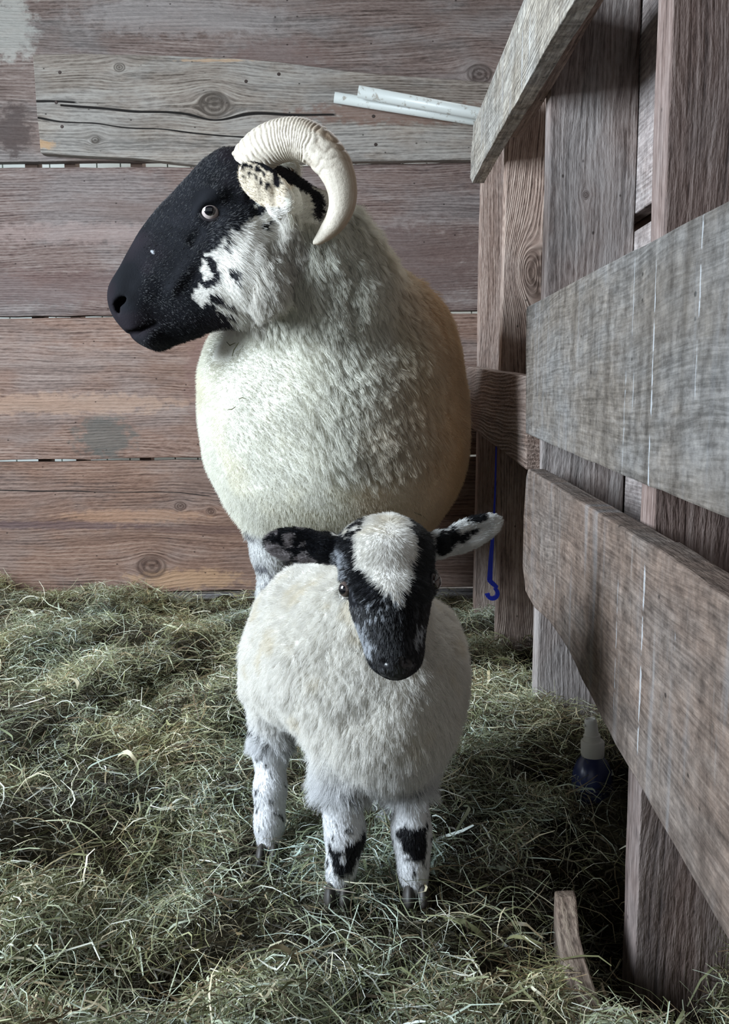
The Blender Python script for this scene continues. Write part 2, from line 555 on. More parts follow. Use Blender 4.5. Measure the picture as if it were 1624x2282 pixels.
mb1 = wood('grey_board_upper', 'yzx', (.045, .038, .030), (.145, .128, .112), (.235, .215, .195), g_c, .7, 120, 51.0, bump=.4, contrast=.6, drips=.4, ringw=.15,
           streaks=strk([(1452, 570, 1150, .0016, .9), (1557, 470, 900, .0011, .8), (1412, 560, 760, .0012, .7), (1390, 820, 1060, .0018, .45), (1410, 820, 930, .0012, .5), (1475, 740, 760, .001, .5)]))
mb2 = wood('grey_board_lower', 'yzx', (.045, .032, .026), (.15, .112, .092), (.25, .20, .17), (.185, .17, .16), .5, 110, 57.0, bump=.45, contrast=.6, drips=.4, ringw=.15,
           streaks=strk([(1428, 1245, 1700, .0022, .85), (1372, 1280, 1600, .0015, .6), (1504, 1400, 1460, .0018, .6)]))
off = np.array([1, -PB_, 0]); off = off / np.linalg.norm(off) * .022
up_pts = rough_poly([(1172, 690), (1174, 683), (1700, 404), (1700, 1190), (1624, 1157), (1380, 1058), (1171, 966)], [0, 1.5, 0, 1, 2, 2, 1], [1, 16, 1, 2, 8, 8, 6], 21)
r1 = slab('rail', [on_plane(x, y, PA, PB_) for x, y in up_pts], off, mb1, fence, .002)
tag(r1, 'wide grey board with white drips')
lo_pts = rough_poly([(1172, 1062), (1176, 1045), (1440, 1210), (1444, 1208), (1700, 1392), (1700, 2236), (1624, 2100), (1400, 1712), (1250, 1424), (1222, 1384), (1190, 1355), (1170, 1318), (1164, 1260), (1166, 1150)],
                    [0, 1.5, 0, 2, 0, 0, 3, 4, 1, 1, 1, 1, 1, 1], [1, 10, 1, 8, 1, 1, 8, 10, 2, 2, 2, 3, 4, 3], 23)
r2 = slab('rail', [on_plane(x, y, PA, PB_) for x, y in lo_pts], off * 1.15, mb2, fence, .002)
tag(r2, 'lower brownish board with rounded chewed corner')
# far middle board
mm = wood('brown_middle_board', 'yzx', (.07, .045, .035), (.21, .145, .115), (.38, .29, .24), (.3, .27, .25), .35, 90, 61.0, bump=.8)
r3 = slab('rail', [on_plane(x, y, .238, 0) for x, y in rough_poly([(1031, 815), (1172, 838), (1172, 1047), (1031, 940)], [1, 0, 1, 0], [6, 1, 6, 1], 25)], (.022, 0, 0), mm, fence)
# upper weathered rail with a batten behind it
mu = wood('pale_weathered_rail', 'yzx', (.10, .09, .075), (.31, .285, .245), (.50, .48, .43), (.42, .43, .42), .6, 100, 66.0, bump=.8, drips=.7,
          streaks=strk([(1163, 60, 200, .004, .7), (1180, 20, 150, .003, .6), (1120, 140, 230, .002, .6)], .215, 0))
XU = .215
ul = rough_poly([(1047, 398), (1050, 330), (1054, 280), (1166, 0), (1300, -330), (1480, -330), (1262, 30), (1170, 192), (1080, 352), (1052, 408)],
                [1.5, 1.5, 1, 1, 0, 1, 2.5, 2.5, 2, 1], [3, 3, 8, 6, 1, 6, 9, 9, 4, 2], 27)
r4 = slab('rail', [on_plane(x, y, XU, 0) for x, y in ul], (.024, 0, 0), mu, fence, .001)
tag(r4, 'pale weathered top board with splintered end')
zlow = on_plane(1170, 192, XU, 0)[2]
v, f = box_pts(XU + .024, .259, .60, 1.50, zlow + .012, zlow + .10)
link('batten', mesh_from('batten', v, f), mm, fence)
v, f = box_pts(XU, .50, .30, 1.34, 1.075, 1.10)
link('added_shade_board', mesh_from('added_shade_board', v, f), mm, fence)  # unseen board added over the stud cavity to keep it dark
v, f = box_pts(XU + .0005, .257, .3, 1.12, zlow + .10, 1.074)
link('rail', mesh_from('rail', v, f), mm, fence)  # unseen upper board, added to shut side light out of the cavity
# boards on the far side of the studs
mbk = wood('pale_backing_board', 'yzx', (.14, .115, .105), (.36, .31, .30), (.52, .475, .465), (.46, .44, .44), .5, 90, 71.0, bump=.6, contrast=.7, drips=.5)
for (za, zb, ys, ye) in ((.748, 1.4, .45, 2.19), (.405, .724, .45, 2.19), (-.06, .39, .45, 2.19)):
    v, f = box_pts(.383, .405, ys, ye, za, zb)
    bevel(link('backing_board', mesh_from('backing_board', v, f), mbk, fence), .0015)
v, f = box_pts(.41, .43, .3, 2.19, -.06, 1.4)
link('outer_cladding', mesh_from('outer_cladding', v, f), m_dk, fence)

m_barn = simple('dark_barn_timber', (.09, .065, .05), .85, .1)
v, f = box_pts(-4.0, 1.6, -3.0, 2.24, 2.1, 2.14)
link('ceiling', mesh_from('ceiling', v, f), m_barn)['kind'] = 'structure'
v, f = box_pts(1.5, 1.54, -3.0, 2.24, -.2, 2.1)
link('wall_right', mesh_from('wall_right', v, f), m_barn)['kind'] = 'structure'

# ------------------------------------------------------------------ white pipes
mpipe = G('white_plastic_pipe')
_n = mpipe.noise(mpipe.obj(), 60, 4, .65)
mpipe = mpipe.bsdf(mpipe.mix(mpipe.mr(_n, .56, .68), (.52, .54, .51), (.30, .28, .24)), .4, .45)


def tube_mesh(name, path, radii, seg=20, caps=True, hollow=0):
    path = [Vector(p) for p in path]
    n = len(path)
    V, Fc = [], []
    up = Vector((0, 1, 0.13)).normalized()
    for i, p in enumerate(path):
        t = (path[min(i + 1, n - 1)] - path[max(i - 1, 0)]).normalized()
        a = up.cross(t).normalized(); b = t.cross(a)
        for k in range(seg):
            th = 2 * math.pi * k / seg
            V.append(p + (a * math.cos(th) + b * math.sin(th)) * radii[i])
    for i in range(n - 1):
        for k in range(seg):
            Fc.append((i * seg + k, i * seg + (k + 1) % seg, (i + 1) * seg + (k + 1) % seg, (i + 1) * seg + k))
    if caps:
        Fc.append(tuple(range(seg - 1, -1, -1)))
        Fc.append(tuple((n - 1) * seg + k for k in range(seg)))
    return V, Fc


def pipe(px0, py0, px1, py1, Y, rpx, label):
    a = Vector(P(px0, py0, Y)); b = Vector(P(px1, py1, Y)); d = (b - a)
    b = a + d * 1.24
    dn = d.normalized()
    r = rpx * Y / F
    path = [a + dn * .03, a + dn * .0, a, b]
    V, Fc = tube_mesh('p', path, [r * .84, r * .84, r, r], 28, False)
    o = link('plastic_pipe', mesh_from('plastic_pipe', V, Fc + [tuple(range(27, -1, -1))]), mpipe, None, True)
    return tag(o, label, 'pipe')


pipe(798, 204, 1072, 254, 2.122, 12.3, 'upper of two white plastic pipes, shorter at its open end, on the grey board')
pipe(745, 217, 1070, 269, 2.156, 11, 'lower of two white plastic pipes, reaching farther left below the other')

# ------------------------------------------------------------------ floor and hay
def H(x, y):
    p = np.stack([x, y, np.zeros_like(x)], 1)
    h = (vnoise(p, 4.2, 11, 2) - .5) * .085 + (vnoise(p, 14, 12, 2) - .5) * .075
    # keep it level where the animals stand
    for (cx, cy, r) in ((-.0, .83, .10), (.05, .8, .08), (-.09, .90, .07)):
        k = np.exp(-((x - cx) ** 2 + (y - cy) ** 2) / r ** 2)
        h = h * (1 - k) - .004 * k
    k = np.exp(-(((x - .262) / .062) ** 2 + ((y - .78) / .15) ** 2))
    h -= .105 * k
    h += .02 * sstep(1.6, 2.1, y) * sstep(.1, -.5, x) - .055 * sstep(1.85, 2.1, y) * sstep(-.62, -.45, x)
    return h


gx = np.linspace(-1.5, .42, 190)
gy = np.linspace(.25, 2.2, 190)
GX, GY = np.meshgrid(gx, gy, indexing='ij')
GZ = H(GX.ravel(), GY.ravel()) - .012
gv = np.stack([GX.ravel(), GY.ravel(), GZ], 1)
idx = np.arange(190 * 190).reshape(190, 190)
gq = np.stack([idx[:-1, :-1].ravel(), idx[1:, :-1].ravel(), idx[1:, 1:].ravel(), idx[:-1, 1:].ravel()], 1)
gm_ = G('trampled_litter')
_n = gm_.noise(gm_.obj(), 180, 5, .7)
mfl = gm_.bsdf(gm_.ramp(_n, [(.35, (.012, .010, .006)), (.6, (.06, .05, .028)), (.8, (.12, .105, .06))]), .9, .1, gm_.bump(_n, 1, .006))
fl = link('floor', fast_mesh('floor', gv, gq), mfl, None, True)
fl['kind'] = 'structure'
v, f = box_pts(-3, 3, -2.5, 3.6, -.25, -.2)
o = link('ground', mesh_from('ground', v, f), mfl)
o['kind'] = 'structure'


def strands(N, seed, lmin, lmax, wmin, wmax, ymin=.42, ymax=2.17, zlift=.022, K=5, region=None, pitch=.28, curl=1.0, tone=1.0, deep=0.0):
    r = np.random.default_rng(seed)
    y = np.sqrt(r.uniform(ymin ** 2, ymax ** 2, N))
    half = .48 * y + .10
    x = r.uniform(-1, 1, N) * half
    if region is not None:
        k = region(x, y, r); x, y = x[k], y[k]; N = len(x)
    k = (x < .375) & ~((x > .235 + .03 * y) & (r.random(N) < .55))
    x, y = x[k], y[k]; N = len(x)
    z = H(x, y) + r.random(N) ** 1.6 * zlift
    fld = vnoise(np.stack([x, y, x * 0], 1), 9, 77, 1) * 2 * math.pi * 1.3
    phi = np.where(r.random(N) < .6, fld + r.normal(0, .7, N), r.uniform(0, 2 * math.pi, N))
    Ln = lmin + (lmax - lmin) * r.random(N) ** 1.8
    pit = r.normal(0, pitch, N)
    d = np.stack([np.cos(phi) * np.cos(pit), np.sin(phi) * np.cos(pit), np.sin(pit)], 1)
    side = np.stack([-np.sin(phi), np.cos(phi), np.zeros(N)], 1)
    up = np.cross(d, side)
    roll = r.normal(0, .8, N)
    wv = side * np.cos(roll)[:, None] + up * np.sin(roll)[:, None]
    ben = r.normal(0, .35 * curl, N); ben2 = r.normal(-.1, .25 * curl, N); s3 = r.normal(0, .25 * curl, N)
    kink = r.random(N) < .2
    w = (wmin + (wmax - wmin) * r.random(N) ** 2.5)
    c = np.stack([x, y, z], 1)
    ts = np.linspace(-1, 1, K)
    verts = np.zeros((N, K, 2, 3), np.float32)
    for i, t in enumerate(ts):
        q = c + d * (Ln * .5 * t)[:, None] + side * (Ln * (ben * (t * t - .4) + s3 * (t ** 3 - t)))[:, None] * .6 + up * (Ln * (ben2 * (t * t - .4)))[:, None] * .8
        q = q + side * (np.where(kink, np.abs(t) * Ln * .18, 0))[:, None]
        wt = w * (1 - .75 * max(0, abs(t) - .3) ** 1.3)
        ww = wv * (wt * .5)[:, None]
        verts[:, i, 0] = q - ww
        verts[:, i, 1] = q + ww
    zf = verts[..., 2]
    base = np.arange(N)[:, None] * (K * 2)
    qs = []
    for i in range(K - 1):
        a = base + i * 2
        qs.append(np.concatenate([a, a + 1, a + 3, a + 2], 1))
    quads = np.stack(qs, 1).reshape(-1, 4)
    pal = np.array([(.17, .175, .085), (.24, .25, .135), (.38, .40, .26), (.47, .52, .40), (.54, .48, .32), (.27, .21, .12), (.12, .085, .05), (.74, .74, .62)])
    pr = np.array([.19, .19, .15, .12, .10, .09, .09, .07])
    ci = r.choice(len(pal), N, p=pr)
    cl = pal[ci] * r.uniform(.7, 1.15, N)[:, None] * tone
    cl = cl * (1 - deep) + np.array([.05, .037, .02]) * r.uniform(.3, 1.5, N)[:, None] * deep  # under layer: brown hay with the shade of the gaps put into its colour
    # whole wisps differ in tint: greener, strawier, browner
    tn = vnoise(np.stack([x, y, x * 0], 1), 7, 55, 2)
    cl = cl * (1 + (tn - .5)[:, None] * np.array([.5, .25, -.1]))
    colv = np.repeat(cl, K * 2, 0)
    return verts.reshape(-1, 3), quads, colv


VV, QQ, CC = [], [], []
n0 = 0
def wisps(x, y, r):
    # loose pale wisps lie in drifts, the brown hay between them is coloured darker as shaded gaps
    t = vnoise(np.stack([x, y * .8, x * 0], 1), 8.5, 140, 2)
    return r.random(len(x)) < .05 + .95 * sstep(.44, .60, t)


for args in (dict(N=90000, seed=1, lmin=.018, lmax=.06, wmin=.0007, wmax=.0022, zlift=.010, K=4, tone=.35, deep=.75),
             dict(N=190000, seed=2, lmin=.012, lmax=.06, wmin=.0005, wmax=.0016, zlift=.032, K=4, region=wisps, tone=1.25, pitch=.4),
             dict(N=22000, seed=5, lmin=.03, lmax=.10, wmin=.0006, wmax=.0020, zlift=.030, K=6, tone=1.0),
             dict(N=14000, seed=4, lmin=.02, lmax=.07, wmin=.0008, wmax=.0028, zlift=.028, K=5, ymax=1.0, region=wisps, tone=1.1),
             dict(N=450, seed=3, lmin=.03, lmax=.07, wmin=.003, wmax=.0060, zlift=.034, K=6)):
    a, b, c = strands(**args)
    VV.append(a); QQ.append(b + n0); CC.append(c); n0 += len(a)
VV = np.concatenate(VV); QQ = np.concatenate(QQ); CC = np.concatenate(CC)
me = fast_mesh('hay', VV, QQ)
at = me.attributes.new('col', 'FLOAT_COLOR', 'POINT')
at.data.foreach_set('color', np.concatenate([CC, np.ones((len(CC), 1))], 1).astype(np.float32).ravel())
gh = G('dry_hay')
gc = gh.attr('col')
_b = gh.n('ShaderNodeBsdfPrincipled')
gh.put(_b.inputs['Base Color'], gc); _b.inputs['Roughness'].default_value = .5; _b.inputs['Specular IOR Level'].default_value = .35
_t = gh.n('ShaderNodeBsdfTranslucent'); gh.put(_t.inputs[0], gc)
_m = gh.n('ShaderNodeMixShader'); _m.inputs[0].default_value = .06
gh.t.links.new(_b.outputs[0], _m.inputs[1]); gh.t.links.new(_t.outputs[0], _m.inputs[2]); gh.t.links.new(_m.outputs[0], gh.out.inputs[0])
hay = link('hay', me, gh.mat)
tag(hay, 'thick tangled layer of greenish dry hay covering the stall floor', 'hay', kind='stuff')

# ------------------------------------------------------------------ implicit bodies
def Rimg(a, yaw=0):
    """rows = local axes; a: rotation in the vertical picture-parallel plane, yaw: about the vertical"""
    a = math.radians(a); w = math.radians(yaw)
    ex = np.array([math.cos(a), 0, math.sin(a)]); ez = np.array([-math.sin(a), 0, math.cos(a)]); ey = np.array([0, 1, 0])
    Rz = np.array([[math.cos(w), -math.sin(w), 0], [math.sin(w), math.cos(w), 0], [0, 0, 1]])
    return np.stack([Rz @ ex, Rz @ ey, Rz @ ez])


class Body:
    def __init__(s):
        s.groups = []      # (k, [prims])
        s.subs = []

    def group(s, k, kin):
        s.groups.append((k, kin, [])); return s

    def E(s, px, py, Y, rx, ry, rd, a=0, yaw=0, sub=None):
        c = P(px, py, Y); m = Y / F
        pr = ('e', c, Rimg(a, yaw), np.array([rx * m, rd, ry * m]))
        (s.groups[-1][2] if sub is None else s.subs).append(pr if sub is None else (sub, pr))
        return s

    def RC(s, p, q, r1, r2, sub=None):
        a = P(*p) if len(p) == 3 else np.array(p[:3], float)
        b = P(*q)
        pr = ('c', a, b, r1 * p[2] / F, r2 * q[2] / F)
        (s.groups[-1][2] if sub is None else s.subs).append(pr if sub is None else (sub, pr))
        return s

    def chain(s, pts):
        for p, q in zip(pts[:-1], pts[1:]):
            s.RC(p[:3], q[:3], p[3], q[3])
        return s

    @staticmethod
    def dist(pr, X):
        if pr[0] == 'e':
            q = (X - pr[1]) @ pr[2].T
            k0 = np.linalg.norm(q / pr[3], axis=-1)
            k1 = np.linalg.norm(q / pr[3] ** 2, axis=-1) + 1e-9
            return k0 * (k0 - 1) / k1
        a, b, r1, r2 = pr[1:]
        ba = b - a
        h = np.clip(((X - a) @ ba) / (ba @ ba), 0, 1)
        return np.linalg.norm(X - a - h[..., None] * ba, axis=-1) - (r1 + (r2 - r1) * h)

    @staticmethod
    def bbox(pr):
        if pr[0] == 'e':
            e = np.sqrt(((pr[2] * pr[3][:, None]) ** 2).sum(0))
            return pr[1] - e, pr[1] + e
        r = max(pr[3], pr[4])
        return np.minimum(pr[1], pr[2]) - r, np.maximum(pr[1], pr[2]) + r

    def field(s, X):
        F_ = np.full(X.shape[:-1], .3)
        for k, kk, prs in s.groups:
            g = np.full(X.shape[:-1], .3)
            for pr in prs:
                d = s.dist(pr, X)
                h = np.maximum(kk - np.abs(g - d), 0) / kk
                g = np.minimum(g, d) - h * h * kk * .25
            h = np.maximum(k - np.abs(F_ - g), 0) / k
            F_ = np.minimum(F_, g) - h * h * k * .25
        for k, pr in s.subs:
            d = -s.dist(pr, X)
            h = np.maximum(k - np.abs(F_ - d), 0) / k
            F_ = np.maximum(F_, d) + h * h * k * .25
        return F_

    def grid_field(s, xs, ys, zs):
        shp = (len(xs), len(ys), len(zs))
        F_ = np.full(shp, .3, np.float32)
        pad = .05

        def block(pr, p=pad):
            lo, hi = s.bbox(pr)
            sl = []
            for ax, l, h_ in zip((xs, ys, zs), lo, hi):
                sl.append(slice(max(0, np.searchsorted(ax, l - p) - 1), np.searchsorted(ax, h_ + p) + 1))
            X = np.stack(np.meshgrid(xs[sl[0]], ys[sl[1]], zs[sl[2]], indexing='ij'), -1)
            return tuple(sl), X
        for k, kk, prs in s.groups:
            g = np.full(shp, .3, np.float32)
            for pr in prs:
                sl, X = block(pr)
                if min(X.shape[:3]) == 0: continue
                d = s.dist(pr, X)
                gg = g[sl]
                h = np.maximum(kk - np.abs(gg - d), 0) / kk
                g[sl] = np.minimum(gg, d) - h * h * kk * .25
            h = np.maximum(k - np.abs(F_ - g), 0) / k
            F_ = np.minimum(F_, g) - h * h * k * .25
        for k, pr in s.subs:
            sl, X = block(pr, .02)
            d = -s.dist(pr, X)
            h = np.maximum(k - np.abs(F_[sl] - d), 0) / k
            F_[sl] = np.maximum(F_[sl], d) + h * h * k * .25
        return F_

    def mesh(s, xs, ys, zs, proj=3):
        Fd = s.grid_field(xs, ys, zs)
        ax = (xs, ys, zs)
        sgn = Fd < 0
        nx, ny, nz = Fd.shape
        acc = np.zeros((nx - 1, ny - 1, nz - 1, 3), np.float32)
        cnt = np.zeros((nx - 1, ny - 1, nz - 1), np.float32)
        crosses = []
        for a in range(3):
            s0 = [slice(None)] * 3; s1 = [slice(None)] * 3
            s0[a] = slice(0, -1); s1[a] = slice(1, None)
            A, B = Fd[tuple(s0)], Fd[tuple(s1)]
            cr = (A < 0) != (B < 0)
            I = np.argwhere(cr)
            av = A[cr]; bv = B[cr]
            t = av / (av - bv)
            pos = np.stack([ax[c][I[:, c]] for c in range(3)], 1)
            pos[:, a] += t * (ax[a][I[:, a] + 1] - ax[a][I[:, a]])
            crosses.append((I, av < 0))
            o1, o2 = [c for c in range(3) if c != a]
            for d1 in (0, -1):
                for d2 in (0, -1):
                    J = I.copy(); J[:, o1] += d1; J[:, o2] += d2
                    ok = (J >= 0).all(1) & (J[:, 0] < nx - 1) & (J[:, 1] < ny - 1) & (J[:, 2] < nz - 1)
                    np.add.at(acc, tuple(J[ok].T), pos[ok])
                    np.add.at(cnt, tuple(J[ok].T), 1)
        act = cnt > 0
        ids = np.full(cnt.shape, -1, np.int64)
        ids[act] = np.arange(act.sum())
        V = acc[act] / cnt[act][:, None]
        quads = []
        for a in range(3):
            I, neg = crosses[a]
            o1, o2 = [(1, 2), (2, 0), (0, 1)][a]
            ok = (I[:, o1] > 0) & (I[:, o2] > 0)
            I = I[ok]; neg = neg[ok]
            def cell(d1, d2):
                J = I.copy(); J[:, o1] += d1; J[:, o2] += d2
                return ids[tuple(J.T)]
            q = np.stack([cell(-1, -1), cell(0, -1), cell(0, 0), cell(-1, 0)], 1)
            q[~neg] = q[~neg][:, ::-1]
            quads.append(q)
        Q = np.concatenate(quads)
        Q = Q[(Q >= 0).all(1)]
        V = V.astype(np.float64)
        for _ in range(proj):
            f0 = s.field(V)
            n = s.grad(V)
            V = V - n * np.clip(f0, -.004, .004)[:, None] * .9
        return V, Q

    def grad(s, V, e=6e-4):
        g = np.stack([s.field(V + np.eye(3)[i] * e) - s.field(V - np.eye(3)[i] * e) for i in range(3)], 1)
        return g / (np.linalg.norm(g, axis=1, keepdims=True) + 1e-9)


def vnormals(V, Q):
    n = np.cross(V[Q[:, 2]] - V[Q[:, 0]], V[Q[:, 3]] - V[Q[:, 1]])
    N = np.zeros_like(V)
    for i in range(4): np.add.at(N, Q[:, i], n)
    return N / (np.linalg.norm(N, axis=1, keepdims=True) + 1e-12)


def body_obj(name, V, Q, colf, mat, parent):
    me = fast_mesh(name, V, Q)
    a = me.attributes.new('col', 'FLOAT_COLOR', 'POINT')
    c = colf(V)
    a.data.foreach_set('color', np.concatenate([c, np.ones((len(c), 1))], 1).astype(np.float32).ravel())
    return link(name, me, mat, parent, True)


def skin_mat(name, rough=.9, spec=.1, bump=.3):
    g = G(name)
    n = g.noise(g.obj(), 400, 3, .6)
    return g.bsdf(g.attr('col'), rough, spec, g.bump(n, bump, .002))


def hair_mat(name, rough, spec, trans):
    g = G(name)
    c = g.attr('col')
    b = g.n('ShaderNodeBsdfPrincipled')
    g.put(b.inputs['Base Color'], c); b.inputs['Roughness'].default_value = rough; b.inputs['Specular IOR Level'].default_value = spec
    t = g.n('ShaderNodeBsdfTranslucent'); g.put(t.inputs[0], c)
    m = g.n('ShaderNodeMixShader'); m.inputs[0].default_value = trans
    g.t.links.new(b.outputs[0], m.inputs[1]); g.t.links.new(t.outputs[0], m.inputs[2]); g.t.links.new(m.outputs[0], g.out.inputs[0])
    return g.mat


def fur(name, V, Q, mask, count, length, width, comb, colf, mat, parent, seed=0, lift=1.0, K=5, clump=0.0, nclump=3000, curl=0.0, spread=.25, sag=.5, away=.35, root_in=.0015):
    r = np.random.default_rng(seed)
    N = vnormals(V, Q)
    T = np.concatenate([Q[:, [0, 1, 2]], Q[:, [0, 2, 3]]])
    ctr = V[T].mean(1)
    area = .5 * np.linalg.norm(np.cross(V[T[:, 1]] - V[T[:, 0]], V[T[:, 2]] - V[T[:, 0]]), axis=1)
    nc = N[T].mean(1)
    tocam = CAMP - ctr; tocam /= np.linalg.norm(tocam, axis=1, keepdims=True)
    facing = (nc * tocam).sum(1)
    w = area * mask(ctr, nc) * np.where(facing > -.35, 1, away)
    w /= w.sum()
    ti = r.choice(len(T), count, p=w)
    b = r.random((count, 2)); fl_ = b.sum(1) > 1; b[fl_] = 1 - b[fl_]
    bb = np.stack([1 - b.sum(1), b[:, 0], b[:, 1]], 1)
    tri = T[ti]
    pos = (V[tri] * bb[..., None]).sum(1)
    nn = (N[tri] * bb[..., None]).sum(1); nn /= np.linalg.norm(nn, axis=1, keepdims=True) + 1e-9
    Ln = length(pos) * r.uniform(.7, 1.25, count)
    cb = comb(pos, nn)
    cb = cb - nn * (cb * nn).sum(1, keepdims=True) * .6
    d = nn * lift + cb + r.normal(0, spread, (count, 3))
    d /= np.linalg.norm(d, axis=1, keepdims=True)
    ts = np.linspace(0, 1, K)
    pts = np.zeros((count, K, 3))
    side = np.cross(d, nn + .01); side /= np.linalg.norm(side, axis=1, keepdims=True) + 1e-9
    s2 = np.cross(d, side)
    ph = r.uniform(0, 2 * math.pi, count)
    for i, t in enumerate(ts):
        pts[:, i] = pos - nn * root_in + d * (Ln * t)[:, None] + cb * (Ln * sag * t * t)[:, None]
        if curl:
            a = ph + t * 5.5
            pts[:, i] += (side * np.cos(a)[:, None] + s2 * np.sin(a)[:, None]) * (curl * t)
    if clump:
        ci = r.choice(count, min(nclump, count), replace=False)
        kd = kdtree.KDTree(len(ci))
        for j, i in enumerate(ci): kd.insert(pos[i], j)
        kd.balance()
        near = np.array([kd.find(p)[1] for p in pos])
        cc = ci[near]
        cs = clump * r.uniform(.6, 1.0, count)
        ctrp = pts[cc]
        for i, t in enumerate(ts):
            k = (cs * t ** .8)[:, None]
            pts[:, i] = pts[:, i] * (1 - k) + ctrp[:, i] * k
    c = colf(pos) * r.uniform(.88, 1.1, (count, 1))
    cu = bpy.data.hair_curves.new(name)
    cu.add_curves([K] * count)
    cu.attributes['position'].data.foreach_set('vector', pts.astype(np.float32).ravel())
    ra = cu.attributes.get('radius') or cu.attributes.new('radius', 'FLOAT', 'POINT')
    rr = np.tile(np.array([1 - .7 * t ** 2 for t in ts]), count) * width * .5
    ra.data.foreach_set('value', rr.astype(np.float32))
    ca = cu.attributes.new('col', 'FLOAT_COLOR', 'CURVE')
    ca.data.foreach_set('color', np.concatenate([np.clip(c, 0, 1), np.ones((count, 1))], 1).astype(np.float32).ravel())
    o = bpy.data.objects.new(name, cu)
    COL.objects.link(o)
    cu.materials.append(mat)
    o.parent = parent
    o.location = -Vector(parent.location)
    return o


def ax(*segs):
    """non-uniform axis: (start, stop, step) pieces"""
    out = []
    for a, b, h in segs:
        out.append(np.arange(a, b - h * .25, h))
    out.append(np.array([segs[-1][1]]))
    return np.concatenate(out)


BLACK = np.array([.0065, .007, .009])
m_skin = skin_mat('animal_skin')
m_wool = hair_mat('wool_fibre', .8, .12, .25)
m_hair = hair_mat('short_coat', .32, .42, .04)


def eyeball(parent, c, r, out, iris, pupil=(.42, .34), name='eye'):
    o_ = empty  # noqa
    bm = bmesh.new()
    bmesh.ops.create_uvsphere(bm, u_segments=40, v_segments=24, radius=r)
    me = bpy.data.meshes.new(name); bm.to_mesh(me); bm.free()
    g = G('glossy_' + name + '_surface')
    x, y, z = g.sep(g.obj())
    rr = g.m('SQRT', g.m('ADD', g.m('MULTIPLY', x, x), g.m('MULTIPLY', z, z)))
    rp = g.m('SQRT', g.m('ADD', g.m('POWER', g.m('ABSOLUTE', g.m('DIVIDE', x, pupil[0])), 2.0), g.m('POWER', g.m('ABSOLUTE', g.m('DIVIDE', z, pupil[1])), 2.0)))
    fibre = g.noise(g.obj(), 4.0 / r, 3, .6)
    ic = g.mix(fibre, tuple(c_ * .6 for c_ in iris), tuple(min(1, c_ * 1.25) for c_ in iris))
    col = g.mix(g.mr(rr, r * .80, r * .90), ic, (.03, .02, .018))
    col = g.mix(g.mr(rp, r * 1.06, r * .94), col, (.004, .004, .006))
    mt = g.bsdf(col, .08, .6, None, **{'Coat Weight': 1.0, 'Coat Roughness': .03})
    ob = bpy.data.objects.new(name, me); COL.objects.link(ob)
    me.materials.append(mt)
    me.polygons.foreach_set('use_smooth', [True] * len(me.polygons))
    ob.parent = parent
    ob.rotation_euler = Vector(out).to_track_quat('-Y', 'Z').to_euler()
    ob.location = Vector(c) - Vector(parent.location)
    return ob


def torus_ring(name, parent, c, R_, r, out, mat, squash=1.0, tilt=0):
    V, Fc = [], []
    q = (Vector(out).to_track_quat('-Y', 'Z')).to_matrix()
    n, m = 40, 10
    for i in range(n):
        a = 2 * math.pi * i / n
        for j in range(m):
            b = 2 * math.pi * j / m
            rad = R_ + r * math.cos(b)
            x, z = rad * math.cos(a), rad * math.sin(a) * squash
            ct, st = math.cos(tilt), math.sin(tilt)
            V.append(Vector(c) + q @ Vector((x * ct - z * st, -r * math.sin(b) + .25 * r * abs(math.cos(a)) * 2, x * st + z * ct)))
    for i in range(n):
        for j in range(m):
            Fc.append((i * m + j, ((i + 1) % n) * m + j, ((i + 1) % n) * m + (j + 1) % m, i * m + (j + 1) % m))
    return link(name, mesh_from(name, V, Fc), mat, parent, True)


def hoof(parent, c, w, mat, name='hoof'):
    bm = bmesh.new()
    for s_ in (-1, 1):
        g_ = bmesh.ops.create_uvsphere(bm, u_segments=16, v_segments=10, radius=1)
        for v_ in g_['verts']:
            x, y, z = v_.co
            z2 = max(z, -.35)
            v_.co = (c[0] + s_ * w * .52 + x * w * .5 * (1 - .2 * z), c[1] - w * .35 + y * w * (1.15 - .35 * z), c[2] + w * .35 + z2 * w * .95)
    me = bpy.data.meshes.new(name); bm.to_mesh(me); bm.free()
    return link(name, me, mat, parent, True)


m_hoof = simple('dark_hoof', (.045, .04, .035), .55, .4)
# ------------------------------------------------------------------ the ram
ram_at = (0.0, 1.6, 0.0)
ram = empty('ram', ram_at, 'adult ram with black face, curved ribbed horn and cream fleece, standing behind the lamb', 'sheep')
HY = 1.25                     # depth of the middle plane of the head
rb = Body()
rb.group(.05, .05)
rb.E(745, 960, 1.43, 268, 222, .20).E(602, 905, 1.40, 138, 198, .14, 0).E(560, 825, 1.41, 90, 118, .10).E(862, 960, 1.49, 168, 240, .20)
rb.E(745, 1035, 1.46, 250, 150, .20).E(870, 810, 1.52, 140, 180, .19, 8)
rb.E(740, 960, 1.66, 250, 215, .32).E(740, 960, 1.86, 215, 190, .20)
rb.group(.05, .05)
rb.chain([(628, 462, 1.285, 66), (680, 545, 1.31, 98), (706, 650, 1.335, 150), (738, 800, 1.38, 212)])
rb.chain([(780, 665, 1.40, 92), (872, 765, 1.48, 112)])
rb.group(.045, .03)
rb.chain([(600, 1110, 1.42, 70), (606, 1225, 1.42, 38), (612, 1330, 1.415, 31), (615, 1450, 1.42, 24), (616, 1512, 1.42, 29)])
rb.chain([(885, 1110, 1.45, 62), (880, 1240, 1.45, 36), (878, 1330, 1.445, 31), (876, 1440, 1.45, 24), (875, 1500, 1.45, 29)])
